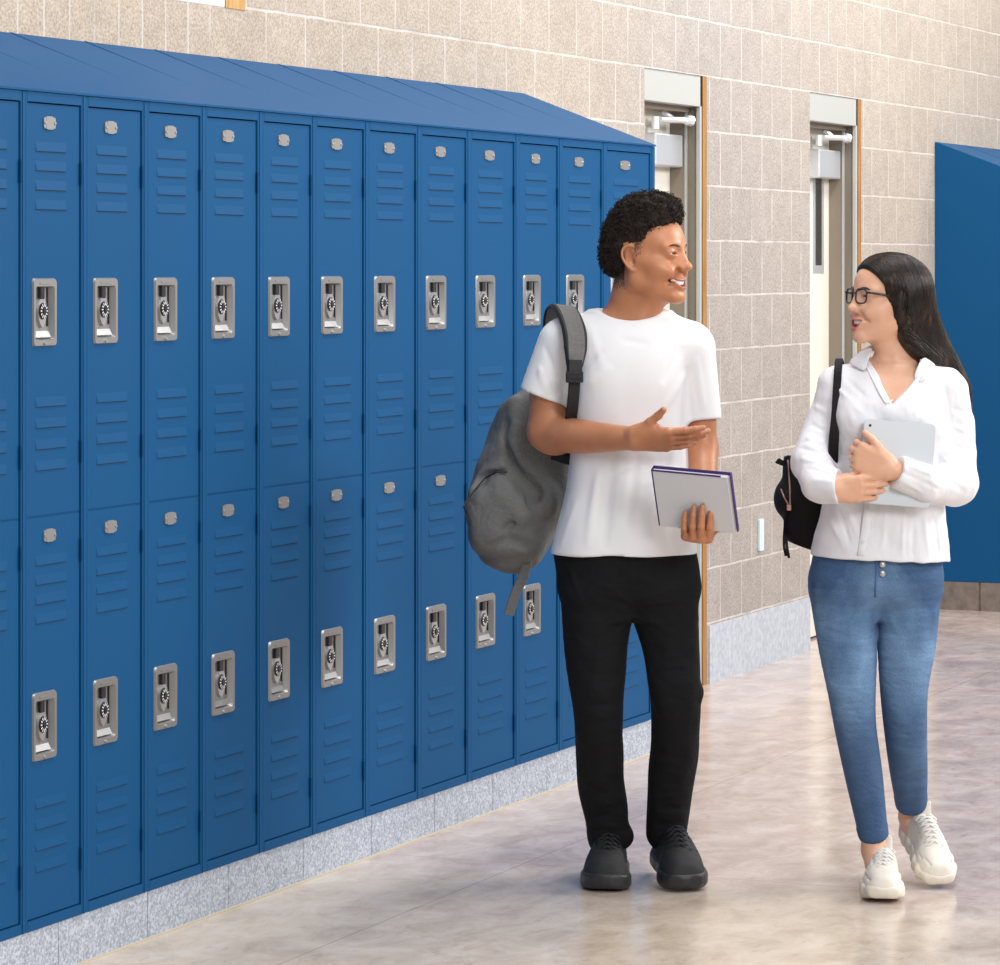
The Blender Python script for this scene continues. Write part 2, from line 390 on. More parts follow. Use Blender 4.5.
def make_locker():
    root = empty('locker')
    b = MB()
    b.box(0.0, 0.008, 0.0, 0.03, ZB, ZTOP, bev=0.0015); b.box(0.276, LW, 0.0, 0.03, ZB, ZTOP, bev=0.0015)
    b.box(0.284, 0.288, -0.0016, 0.002, ZB, ZTOP)
    b.box(0.008, 0.276, 0.0, 0.03, ZB, ZB+0.022); b.box(0.008, 0.276, 0.0, 0.03, ZTOP-0.022, ZTOP); b.box(0.008, 0.276, 0.006, 0.03, ZMID-0.012, ZMID+0.012)
    b.box(0.0, LW, 0.05, D-0.003, ZB, ZTOP)
    b.box(0.0, LW, 0.03, 0.05, ZB, ZTOP, 1)
    for z in (ZB+0.10, ZMID-0.11, ZMID+0.11, ZTOP-0.2): b.tube([(0.2745, -0.001, z), (0.2745, -0.001, z+0.05)], 0.0028, 8)
    b.build('cabinet', [m_blue, m_gap], root)
    locker_door(root, ZMID+0.0025, ZTOP-0.025); locker_door(root, ZB+0.025, ZMID-0.0025)
    return root
lk = make_locker()
LX = [-4.156, -3.926, -3.659, -3.375, -3.087, -2.784, -2.484, -2.165, -1.83, -1.487, -1.135, -0.8, -0.435, 0.0]
LLAB = ['blue two-tier locker cut by the left edge of the photo',
        'blue two-tier locker, first fully visible one at the left',
        'blue two-tier locker, second fully visible from the left edge',
        'blue two-tier locker, third fully visible from the left edge',
        'blue two-tier locker, fourth fully visible from the left edge',
        'blue two-tier locker, fifth fully visible from the left edge',
        'blue two-tier locker, sixth fully visible from the left edge',
        'blue two-tier locker, seventh from the left, above its lower lock only floor',
        'blue two-tier locker just left of the grey backpack',
        'blue two-tier locker partly covered by the left half of the grey backpack',
        'blue two-tier locker behind the grey backpack and its hanging strap',
        'blue two-tier locker behind the right shoulder of the man',
        'blue two-tier locker behind the hair and legs of the man, last of the row']
LLAB[7] = 'blue two-tier locker, seventh fully visible from the left edge'
for i in range(13):
    o = lk if i == 0 else copy_tree(lk)
    x0, x1 = LX[i], LX[i+1]
    o.location = (x0, 0, 0); o.scale = ((x1-x0)/LW, 1, 1)
    tag(o, LLAB[i], 'locker', 'row of blue lockers along the wall')
# sloped metal top over the whole row
def slope_top(name, x0, x1, seams, label, parent=None):
    b = MB(); t = 0.004
    b.prism([(-0.004, ZTOP+0.001), (-0.004, ZTOP+0.006), (D-0.003, ZBACK+t), (D-0.003, ZTOP+0.001)], 'x', x0, x1)
    sl = (ZBACK-ZTOP)/(D)
    for s in seams:
        b.prism([(0.0, ZTOP+0.005), (0.0, ZTOP+0.0068), (D-0.004, ZBACK+t+0.0012), (D-0.004, ZBACK)], 'x', s, s+0.012)
    o = b.build(name, m_blue, parent)
    if label: tag(o, label, 'locker top')
    return o
slope_top('sloped_locker_top', LX[0], 0.0, [x for x in np.arange(-3.95, -0.2, 0.36)], 'long blue sloping metal top covering the left row of lockers')
b = MB()
xe = 0.0; xs = [-4.6]
while xs[-1] < -0.45: xs.append(xs[-1]+0.41)
xs[-1] = 0.0
for i in range(len(xs)-1): b.box(xs[i]+0.0015, xs[i+1]-0.0015, 0.004, D, 0.0, ZB, bev=0.0)
struct(b, 'trim_1', m_plinth)
b = MB(); b.box(-4.6, 0.0, -0.005, 0.004, 0.0, 0.003); struct(b, 'trim_2', M('sealant_line', srgb(188, 178, 158), 0.7))
# second bank, seen on its end panel
RX = 4.889
rb = tag(empty('locker_bank', (RX, 0, 0)), 'blue locker bank at the right edge, seen on its plain end panel', 'locker bank')
b = MB(); b.prism([(0.0, ZB+0.02), (0.0, ZTOP+0.004), (D-0.002, ZBACK+0.004), (D-0.002, ZB+0.02)], 'x', -0.006, 0.004)
b.build('end_panel', m_blue, rb)
b = MB(); b.box(0.004, 1.8, 0.004, D-0.003, ZB+0.02, ZTOP); b.build('cabinet', m_blue, rb)
slope_top('sloped_top', 0.004, 1.8, [0.5, 1.0, 1.5], None, rb)
for i in range(3):
    b = MB()
    for z0, z1 in ((ZB+0.03, ZMID-0.004), (ZMID+0.004, ZTOP-0.03)):
        b.box(0.04+0.58*i, 0.55+0.58*i, -0.004, 0.006, z0, z1, bev=0.002)
    b.build('door', m_blue, rb)
b = MB()
for i in range(6): b.box(RX+0.004+0.31*i, RX+0.31*i+0.31, 0.0, D, 0.0, ZB+0.02)
b.box(RX-0.004, RX+0.003, 0.0, D-0.215, 0.0, ZB+0.018); b.box(RX-0.004, RX+0.003, D-0.205, D-0.007, 0.0, ZB+0.018)
struct(b, 'trim_3', m_browntile)

# ------------------------------------------------------------------ implicit-surface modelling (for people, cloth and bags)
f32 = np.float32
def V3(*a): return np.array(a, dtype=np.float64)
def nrm(v): v = np.asarray(v, float); return v/np.linalg.norm(v)
def bbox(pts, r): p = np.array(pts, float); return p.min(0)-r, p.max(0)+r
def cone(a, b, ra, rb=None, caps=(), flat=None):
    a = np.asarray(a, float); b = np.asarray(b, float); rb = ra if rb is None else rb
    ba = b-a; L2 = float(ba@ba)+1e-12
    def fn(x, y, z):
        px, py, pz = x-a[0], y-a[1], z-a[2]
        t = np.clip((px*ba[0]+py*ba[1]+pz*ba[2])/L2, 0, 1)
        vx, vy, vz = px-t*ba[0], py-t*ba[1], pz-t*ba[2]
        s = 1.0
        if flat is not None:
            n, s = flat; c = (vx*n[0]+vy*n[1]+vz*n[2])*(1/s-1); vx = vx+c*n[0]; vy = vy+c*n[1]; vz = vz+c*n[2]; s = s**0.5
        d = (np.sqrt(vx*vx+vy*vy+vz*vz)-(ra+(rb-ra)*t))*s
        for p, n in caps: d = np.maximum(d, (x-p[0])*n[0]+(y-p[1])*n[1]+(z-p[2])*n[2])
        return d
    return (fn, *bbox([a, b], max(ra, rb)))
def ell(c, r, R=None, caps=()):
    c = np.asarray(c, float); r = np.asarray(r, float)
    def fn(x, y, z):
        px, py, pz = x-c[0], y-c[1], z-c[2]
        if R is not None:
            px, py, pz = (px*R[0, 0]+py*R[1, 0]+pz*R[2, 0], px*R[0, 1]+py*R[1, 1]+pz*R[2, 1], px*R[0, 2]+py*R[1, 2]+pz*R[2, 2])
        k0 = np.sqrt((px/r[0])**2+(py/r[1])**2+(pz/r[2])**2); k1 = np.sqrt((px/r[0]**2)**2+(py/r[1]**2)**2+(pz/r[2]**2)**2)+1e-9
        d = k0*(k0-1)/k1
        for p, n in caps: d = np.maximum(d, (x-p[0])*n[0]+(y-p[1])*n[1]+(z-p[2])*n[2])
        return d
    return (fn, c-r.max(), c+r.max())
def rbox(c, hs, R=None, r=0.005):
    c = np.asarray(c, float); hs = np.asarray(hs, float)
    def fn(x, y, z):
        px, py, pz = x-c[0], y-c[1], z-c[2]
        if R is not None:
            px, py, pz = (px*R[0, 0]+py*R[1, 0]+pz*R[2, 0], px*R[0, 1]+py*R[1, 1]+pz*R[2, 1], px*R[0, 2]+py*R[1, 2]+pz*R[2, 2])
        qx, qy, qz = np.abs(px)-hs[0]+r, np.abs(py)-hs[1]+r, np.abs(pz)-hs[2]+r
        return np.sqrt(np.maximum(qx, 0)**2+np.maximum(qy, 0)**2+np.maximum(qz, 0)**2)+np.minimum(np.maximum(np.maximum(qx, qy), qz), 0)-r
    e = np.linalg.norm(hs); return (fn, c-e, c+e)
def cubic(xs, ys, q):
    """monotone-ish smooth interpolation"""
    xs = np.asarray(xs, float); ys = np.asarray(ys, float)
    m = np.gradient(ys, xs); i = np.clip(np.searchsorted(xs, q)-1, 0, len(xs)-2)
    h = xs[i+1]-xs[i]; t = np.clip((q-xs[i])/h, 0, 1)
    return ((1+2*t)*(1-t)**2*ys[i]+t*(1-t)**2*h*m[i]+t*t*(3-2*t)*ys[i+1]+t*t*(t-1)*h*m[i+1])
def loft(sec, n=2.0, caps=()):
    """sec rows: z, cx, cy, rx, ry (elliptical slices stacked along z)"""
    s = np.array(sorted(sec), float)
    def fn(x, y, z):
        zz = np.asarray(z, float); cx, cy, rx, ry = (cubic(s[:, 0], s[:, i], zz) for i in range(1, 5))
        px, py = np.abs(x-cx), np.abs(y-cy)
        if n == 2.0: k0 = np.sqrt((px/rx)**2+(py/ry)**2)
        else: k0 = ((px/rx)**n+(py/ry)**n)**(1/n)
        k1 = np.sqrt((px/rx**2)**2+(py/ry**2)**2)+1e-9
        d = np.clip(k0*(k0-1)/k1, -0.2, 0.3)
        d = np.maximum(d, np.maximum(s[0, 0]-z, z-s[-1, 0]))
        for p, nn in caps: d = np.maximum(d, (x-p[0])*nn[0]+(y-p[1])*nn[1]+(z-p[2])*nn[2])
        return d
    lo = np.array([(s[:, 1]-s[:, 3]).min(), (s[:, 2]-s[:, 4]).min(), s[0, 0]])-0.01; hi = np.array([(s[:, 1]+s[:, 3]).max(), (s[:, 2]+s[:, 4]).max(), s[-1, 0]])+0.01
    return (fn, lo, hi)
def U(p, k=0.01): return ('u', p, k)
def S(p, k=0.003): return ('s', p, k)
def limb(pts, rs, sub=4):
    """one smooth tapering tube through the given joints"""
    pts = np.array([np.asarray(p, float) for p in pts]); rs = np.array(rs, float); n = len(pts); ix = np.arange(n)
    t = np.linspace(0, n-1, (n-1)*sub+1)
    PP = np.stack([cubic(ix, pts[:, k], t) for k in range(3)], 1) if n > 2 else pts[:1]+(pts[1:]-pts[:1])*t[:, None]
    RR = cubic(ix, rs, t) if n > 2 else rs[0]+(rs[1]-rs[0])*t
    def fn(x, y, z):
        d = None
        for i in range(len(PP)-1):
            a = PP[i]; ba = PP[i+1]-a; L2 = float(ba@ba)+1e-12; px, py, pz = x-a[0], y-a[1], z-a[2]
            h = np.clip((px*ba[0]+py*ba[1]+pz*ba[2])/L2, 0, 1)
            q = np.sqrt((px-h*ba[0])**2+(py-h*ba[1])**2+(pz-h*ba[2])**2)-(RR[i]+(RR[i+1]-RR[i])*h)
            d = q if d is None else np.minimum(d, q)
        return d
    return (fn, *bbox(PP, RR.max()))
def comb(prims, k):
    def fn(x, y, z):
        d = prims[0][0](x, y, z)
        for p in prims[1:]:
            q = p[0](x, y, z); h = np.maximum(k-np.abs(d-q), 0)/k; d = np.minimum(d, q)-h*h*k*0.25
        return d
    return (fn, np.min([p[1] for p in prims], 0), np.max([p[2] for p in prims], 0))
def chain(pts, rs, k=0.01, sub=4): return [U(limb(pts, rs, sub), k)]
def field(ops, lo, hi, h, disp=None):
    lo = np.asarray(lo, float); hi = np.asarray(hi, float)
    n = np.ceil((hi-lo)/h).astype(int)+1
    ax = [(lo[i]+h*np.arange(n[i])).astype(f32) for i in range(3)]
    d = np.full(n, 1.0, f32)
    for mode, (fn, a, b), k in ops:
        mg = k+2.5*h
        i0 = np.clip(np.floor((a-mg-lo)/h).astype(int), 0, n); i1 = np.clip(np.ceil((b+mg-lo)/h).astype(int)+1, 0, n)
        if (i1 <= i0).any(): continue
        sl = tuple(slice(i0[j], i1[j]) for j in range(3))
        X = ax[0][sl[0]][:, None, None]; Y = ax[1][sl[1]][None, :, None]; Z = ax[2][sl[2]][None, None, :]
        q = np.asarray(fn(X, Y, Z), f32); q = np.broadcast_to(q, d[sl].shape); e = d[sl]
        if mode == 'u':
            if k > 0: hh = np.maximum(k-np.abs(e-q), 0)/k; d[sl] = np.minimum(e, q)-hh*hh*k*0.25
            else: d[sl] = np.minimum(e, q)
        elif mode == 's':
            q = -q
            if k > 0: hh = np.maximum(k-np.abs(e-q), 0)/k; d[sl] = np.maximum(e, q)+hh*hh*k*0.25
            else: d[sl] = np.maximum(e, q)
    if disp is not None:
        I = np.nonzero(np.abs(d) < 0.03)
        d[I] += disp(ax[0][I[0]].astype(float), ax[1][I[1]].astype(float), ax[2][I[2]].astype(float)).astype(f32)
    return d, lo, n
def surf(ops, lo, hi, h, disp=None, relax=1):
    d, lo, n = field(ops, lo, hi, h, disp)
    s = d < 0
    c = np.zeros(tuple(n-1), np.int8)
    for dx in (0, 1):
        for dy in (0, 1):
            for dz in (0, 1): c += s[dx:n[0]-1+dx, dy:n[1]-1+dy, dz:n[2]-1+dz]
    act = (c > 0) & (c < 8); del c
    I = np.argwhere(act)
    idx = np.full(act.shape, -1, np.int32); idx[tuple(I.T)] = np.arange(len(I))
    P = np.zeros((len(I), 3)); cnt = np.zeros(len(I))
    for axis in range(3):
        o = [(0, 0), (0, 1), (1, 0), (1, 1)]
        for (u, v) in o:
            a = np.zeros(3, int); oth = [j for j in range(3) if j != axis]; a[oth[0]] = u; a[oth[1]] = v
            bb = a.copy(); bb[axis] = 1
            A = I+a; B = I+bb
            va = d[A[:, 0], A[:, 1], A[:, 2]]; vb = d[B[:, 0], B[:, 1], B[:, 2]]
            m = (va < 0) != (vb < 0); t = va[m]/(va[m]-vb[m])
            q = A[m].astype(float); q[:, axis] += t; P[m] += q; cnt[m] += 1
    P /= cnt[:, None]
    Q = []
    for axis in range(3):
        oth = [(axis+1) % 3, (axis+2) % 3]
        sl0 = [slice(1, -1)]*3; sl0[axis] = slice(0, -1); sl1 = [slice(1, -1)]*3; sl1[axis] = slice(1, None)
        a = s[tuple(sl0)]; b2 = s[tuple(sl1)]; E = np.argwhere(a != b2); flip = a[tuple(E.T)]
        off = np.ones(3, int); off[axis] = 0; E = E+off
        c4 = []
        for (u, v) in ((0, 0), (-1, 0), (-1, -1), (0, -1)):
            q = E.copy(); q[:, oth[0]] += u; q[:, oth[1]] += v; c4.append(idx[q[:, 0], q[:, 1], q[:, 2]])
        q4 = np.stack(c4, 1); q4[~flip] = q4[~flip][:, ::-1]; Q.append(q4)
    Q = np.concatenate(Q); Q = Q[(Q >= 0).all(1)]
    P = lo+P*h
    for _ in range(relax):
        acc = np.zeros_like(P); cn = np.zeros(len(P))
        for i in range(4):
            a, b2 = Q[:, i], Q[:, (i+1) % 4]
            for k in range(3):
                acc[:, k] += np.bincount(a, P[b2, k], len(P))+np.bincount(b2, P[a, k], len(P))
            cn += np.bincount(a, minlength=len(P))+np.bincount(b2, minlength=len(P))
        ok = cn > 0; P[ok] = P[ok]*0.5+0.5*acc[ok]/cn[ok, None]
    return P, Q
def ops_bounds(ops, pad=0.012):
    a = np.array([o[1][1] for o in ops if o[0] == 'u']); b = np.array([o[1][2] for o in ops if o[0] == 'u']); return a.min(0)-pad, b.max(0)+pad
def npmesh(name, P, Q, mats, midx=None, smooth=True):
    me = bpy.data.meshes.new(name); nq = len(Q); k = Q.shape[1]
    me.vertices.add(len(P)); me.vertices.foreach_set('co', P.astype(f32).ravel())
    me.loops.add(nq*k); me.loops.foreach_set('vertex_index', Q.astype(np.int32).ravel())
    me.polygons.add(nq); me.polygons.foreach_set('loop_start', np.arange(0, nq*k, k, dtype=np.int32)); me.polygons.foreach_set('loop_total', np.full(nq, k, np.int32))
    for m in (mats if isinstance(mats, (list, tuple)) else [mats]): me.materials.append(m)
    if midx is not None: me.polygons.foreach_set('material_index', midx.astype(np.int32))
    me.polygons.foreach_set('use_smooth', np.full(nq, smooth)); me.update(calc_edges=True); me.validate(); return me
def sdf_obj(name, ops, h, mats, parent, shift=(0, 0, 0), disp=None, matfn=None, relax=1, lo=None, hi=None):
    a, b2 = ops_bounds(ops)
    P, Q = surf(ops, a if lo is None else lo, b2 if hi is None else hi, h, disp, relax)
    mi = matfn(P[Q].mean(1)) if matfn else None
    return link(name, npmesh(name, P-np.asarray(shift), Q, mats, mi), parent)
# cheap smooth noise made of rotated sine waves
_rs = np.random.RandomState(11)
def wave_noise(n, fmin, fmax, seed):
    r = np.random.RandomState(seed); D_ = r.normal(size=(n, 3)); D_ /= np.linalg.norm(D_, axis=1)[:, None]
    Fq = np.exp(r.uniform(np.log(fmin), np.log(fmax), n))*2*PI; ph = r.uniform(0, 2*PI, n)
    def fn(x, y, z, sx=1, sy=1, sz=1):
        o = 0
        for i in range(n): o = o+np.sin((x*sx*D_[i, 0]+y*sy*D_[i, 1]+z*sz*D_[i, 2])*Fq[i]+ph[i])
        return o/math.sqrt(n)
    return fn
def person_frame(px0, Z0):
    X0 = (px0-500)/F*Z0
    loc = (CAMX+Z0*CT+X0*ST, CAMY+Z0*ST-X0*CT, 0.0)
    def P(px, py, d=0.0):
        Z = Z0-d; return V3((px-500)/F*Z-X0, -d, H-(py-HY)/F*Z)
    def Wd(p):                                    # person-local point -> world
        return (loc[0]+p[0]*ST+p[1]*CT, loc[1]-p[0]*CT+p[1]*ST, p[2])
    return loc, P, Wd
RZ = -(PI/2-TH)
def thing_at(name, P0, Wd): return empty(name, Wd(P0), RZ)

# ---- anatomy
class Head:
    def __init__(s, c, yaw, pitch=0.0, roll=0.0, sc=1.0):
        """yaw: 0 faces the camera, positive turns to image right"""
        f = V3(math.sin(yaw), -math.cos(yaw), 0); l = V3(math.cos(yaw), math.sin(yaw), 0); u = V3(0, 0, 1)
        f2 = f*math.cos(pitch)+u*math.sin(pitch); u2 = u*math.cos(pitch)-f*math.sin(pitch)
        l2 = l*math.cos(roll)+u2*math.sin(roll); u3 = u2*math.cos(roll)-l*math.sin(roll)
        s.c = np.asarray(c, float); s.R = np.stack([f2, l2, u3], 1); s.k = sc
    def p(s, f, l, u): return s.c+s.R@V3(f, l, u)*s.k
    def loc(s, x, y, z):
        px, py, pz = (x-s.c[0])/s.k, (y-s.c[1])/s.k, (z-s.c[2])/s.k; R = s.R
        return (px*R[0, 0]+py*R[1, 0]+pz*R[2, 0], px*R[0, 1]+py*R[1, 1]+pz*R[2, 1], px*R[0, 2]+py*R[1, 2]+pz*R[2, 2])
    def cone(s, a, b, ra, rb=None): return cone(s.p(*a), s.p(*b), ra*s.k, (ra if rb is None else rb)*s.k)
    def ell(s, c, r): return ell(s.p(*c), np.array(r)*s.k, s.R)
    def fn(s, g, c, rad):                        # custom field g(f,l,u)
        def fn(x, y, z): return g(*s.loc(x, y, z))*s.k
        c = s.p(*c); return (fn, c-rad*s.k, c+rad*s.k)
def um(l, w): return -0.0735+0.011*(l/w)**2       # mouth centre line, corners raised in a smile
def head_ops(Hd, male=True, mw=0.030, mo=0.0075, ear=True):
    o = []; g = lambda p, k=0.015: o.append(U(p, k))
    g(Hd.ell((-0.012, 0, 0.036), (0.096, 0.076, 0.080 if male else 0.074)), 0)
    g(Hd.ell((-0.030, 0, 0.020), (0.078, 0.074, 0.072)), 0.02)
    g(Hd.ell((0.033, 0, 0.022), (0.061, 0.064, 0.064)), 0.02)                       # forehead
    g(Hd.ell((0.026, 0, -0.040), (0.058, 0.059, 0.062)), 0.02)
    for s in (-1, 1): g(Hd.ell((0.022, s*0.026, -0.056), (0.048, 0.036, 0.046)), 0.02)                      # mid face
    jw = 0.052 if male else 0.046
    for s in (-1, 1):
        g(Hd.cone((-0.004, s*jw, -0.062), (0.072, s*0.016, -0.104), 0.018, 0.0145), 0.022)  # jaw line
        g(Hd.cone((-0.006, s*0.058, -0.020), (-0.004, s*jw, -0.062), 0.017, 0.018), 0.02)
        g(Hd.cone((0.052, s*0.044, -0.034), (0.018, s*0.060, -0.012), 0.017, 0.013), 0.03)  # cheekbone
        g(Hd.ell((0.070, s*0.036, -0.044), (0.018, 0.016, 0.017)), 0.014)            # smile cheek
        g(Hd.cone((0.082, s*0.014, 0.016), (0.069, s*0.046, 0.016), 0.010, 0.009), 0.014)    # brow
    g(Hd.ell((0.038, 0, -0.074), (0.050, 0.040, 0.036)), 0.02)
    g(Hd.ell((0.077, 0, -0.104), (0.016, 0.019, 0.015)), 0.014)                      # chin
    g(Hd.ell((0.056, 0, -0.068), (0.038, 0.032, 0.022)), 0.014)                      # muzzle
    for s in (-1, 1): o.append(S(Hd.ell((0.096, s*0.032, 0.000), (0.014, 0.018, 0.010)), 0.016))   # eye sockets
    for s in (-1, 1): g(Hd.cone((0.080, s*0.016, -0.012), (0.084, s*0.020, -0.030), 0.008, 0.009), 0.014)
    nf = 0.1075 if male else 0.105
    g(Hd.cone((0.086, 0, 0.010), (nf-0.0045, 0, -0.030), 0.0085, 0.0090), 0.010)      # nose
    for s in (-1, 1): g(Hd.cone((0.086, s*0.010, -0.014), (0.090, s*0.011, -0.030), 0.009, 0.010), 0.012)
    g(Hd.ell((nf, 0, -0.034), (0.0095, 0.0115, 0.0090)), 0.009)
    for s in (-1, 1): g(Hd.ell((nf-0.0135, s*0.0125, -0.0375), (0.0100, 0.0070, 0.0070)), 0.008)
    for s in (-1, 1): o.append(S(Hd.ell((nf-0.007, s*0.0065, -0.0465), (0.005, 0.0035, 0.0035)), 0.002))
    for s in (-1, 1):                                                               # eyelids round the eyeball
        g(Hd.ell((0.0752, s*0.031, 0.0005), (0.0140, 0.0175, 0.0130)), 0.009)
        def slit(f, l, u, s=s):
            a = (l-s*0.0315)/0.0145; return np.maximum(np.abs(u+0.0012-0.002*a*a*0-0.0012*(1-a*a))-0.0031*np.maximum(1-a*a, 0), 0.074-f)
        o.append(S(Hd.fn(slit, (0.082, s*0.0315, 0), 0.016), 0.001))
    # lips and open smiling mouth with hollow
    fs_ = np.linspace(0.125, 0.04, 120); prof = []
    for l in np.linspace(-mw, mw, 13):         # follow the real skin surface round the mouth
        v = evalp(o, np.array([Hd.p(f, l, um(l, mw)) for f in fs_])); i = np.nonzero(v < 0)[0]; prof.append(fs_[i[0]] if len(i) else 0.08)
    prof = (np.array(prof)+np.array(prof)[::-1])/2; Hd.prof = (np.linspace(-mw, mw, 13), prof)
    lf = lambda l: float(np.interp(l, *Hd.prof))-0.0005
    ls = np.linspace(-mw, mw, 9)
    for sg, off, r in ((1, mo+0.0015, 0.0042), (-1, -mo-0.0030, 0.0055)):
        pts = [Hd.p(lf(l)+(-0.0012 if sg > 0 else -0.0030*(1-(l/mw)**2)-0.0006), l, um(l, mw)+off*(1-(l/mw)**2)) for l in ls]
        rs = [(r*(1-(0.72 if sg > 0 else 0.5)*(abs(l)/mw)**1.6)+0.0006)*Hd.k for l in ls]
        o.extend(chain(pts, rs, 0.006))
    def mouth(f, l, u):
        a = np.clip(1-(l/mw)**2, -1, 1); return np.maximum(np.maximum(np.abs(u-um(l, mw))-mo*a, 0.058-f), np.abs(l)-mw)
    o.append(S(Hd.fn(mouth, (0.085, 0, -0.068), mw+0.006), 0.0015))
    for s in (-1, 1): o.append(S(Hd.cone((0.088, s*0.021, -0.042), (0.072, s*0.036, -0.070), 0.0045, 0.0040) if male else Hd.cone((0.091, s*0.022, -0.044), (0.078, s*0.038, -0.062), 0.002), 0.012))   # smile fold
    if ear:
        for s in (-1, 1):
            e = lambda f, u, dl=0.0: Hd.p(-0.004+f, s*(0.0715+dl), -0.010+u)
            rim = [(0.012, 0.012, 0.0), (0.006, 0.027, 0.004), (-0.008, 0.031, 0.009), (-0.020, 0.022, 0.012), (-0.021, 0.004, 0.012), (-0.012, -0.014, 0.008), (-0.002, -0.025, 0.004), (0.006, -0.026, 0.0)]
            k_ = Hd.k
            o.append(U(ell(e(-0.006, 0.003, 0.001), np.array([0.016, 0.006, 0.026])*k_, Hd.R), 0.004))
            o.append(S(ell(e(-0.004, 0.006, 0.009), np.array([0.011, 0.006, 0.017])*k_, Hd.R), 0.003))
            o.append(S(ell(e(0.002, -0.008, 0.008), np.array([0.007, 0.007, 0.009])*k_, Hd.R), 0.003))
            o.extend(chain([e(*q_) for q_ in rim], [0.0034*k_]*5+[0.0038*k_, 0.0055*k_, 0.0052*k_], 0.003))
            o.append(U(cone(e(0.010, -0.004, 0.001), e(0.010, 0.004, 0.001), 0.0045*k_), 0.004))
    return o
def is_lip(Hd, mw, mo):
    def fn(C):
        f, l, u = Hd.loc(C[:, 0], C[:, 1], C[:, 2]); a = np.clip(1-(l/mw)**2, 0, 1)
        dv = u-um(l, mw); return (np.abs(l) < mw) & (f > 0.060) & (dv < mo*a+0.0052*a**0.6) & (dv > -mo*a-0.0085*a**0.6)
    return fn
m_eye = M('eye_white', (0.78, 0.76, 0.74), 0.15); m_iris = M('dark_brown_iris', (0.03, 0.013, 0.006), 0.1)
m_teeth = M('teeth', (0.92, 0.90, 0.86), 0.2); m_mouth = M('mouth_interior', (0.10, 0.02, 0.018), 0.5)
def face_parts(Hd, root, brow_mat, mw, mo, gaze, male=True, thick=0.0030):
    for s in (-1, 1):
        c = Hd.p(0.0735, s*0.031, 0.0); r = 0.0128*Hd.k
        bm = bmesh.new(); bmesh.ops.create_uvsphere(bm, u_segments=24, v_segments=16, radius=r)
        gz = nrm(Hd.R@nrm(gaze)); b = MB(); T = Matrix.Translation(Vector(c))
        bmesh.ops.transform(bm, matrix=T, verts=bm.verts); bmesh.ops.recalc_face_normals(bm, faces=bm.faces)
        vs = [v.co[:] for v in bm.verts]; fs = [[v.index for v in f.verts] for f in bm.faces]
        mi = [1 if nrm(np.array(f.calc_center_median())-c)@gz > 0.86 else 0 for f in bm.faces]; bm.free()
        link('eye', mesh('eye', vs, fs, [m_eye, m_iris], True, mi), root)
        bo = []
        pts = [Hd.p(0.0930, s*0.011, 0.0140), Hd.p(0.0915, s*0.022, 0.0175), Hd.p(0.0875, s*0.037, 0.0195), Hd.p(0.0740, s*0.053, 0.0140)]
        sdf_obj('eyebrow', chain(pts, [thick*0.9*Hd.k, thick*1.15*Hd.k, thick*Hd.k, 0.0012*Hd.k], 0.004), 0.0015, brow_mat, root)
        lid = [Hd.p(0.0868-0.0*q, s*(0.0315+q), 0.0012+0.0052*(1-(q/0.0145)**2)) for q in (-0.0135, -0.007, 0, 0.007, 0.0135)]
        lid = [Vector(Hd.p(0.0735+math.sqrt(max(0.0143**2-(q)**2-0.004**2, 1e-6)), s*(0.031+q), 0.0010+0.0050*(1-(q/0.0145)**2))) for q in (-0.0125, -0.007, 0, 0.007, 0.0125)]
        b = MB(); b.tube(lid, 0.0009*Hd.k, 5); b.build('eyelash', brow_mat, root, True)
    def teeth(f, l, u):
        ft = np.interp(l, *Hd.prof)-0.0042-0.0005*np.abs(np.sin(l*PI/0.0075))**8
        a = np.clip(1-(l/mw)**2, 0, 1)
        return np.maximum(np.maximum(f-ft, ft-0.010-f), np.maximum(np.maximum(u-(um(l, mw)+mo*a+0.002), (um(l, mw)-mo*a*(0.35 if male else 0.05))-u), np.abs(l)-mw*(0.84 if male else 0.66)))
    sdf_obj('teeth', [U(Hd.fn(teeth, (0.065, 0, -0.068), 0.032), 0)], 0.0015, m_teeth, root)
    sdf_obj('mouth_cavity', [U(Hd.ell((0.052, 0, -0.070), (0.026, 0.029, 0.014)), 0)], 0.003, m_mouth, root)
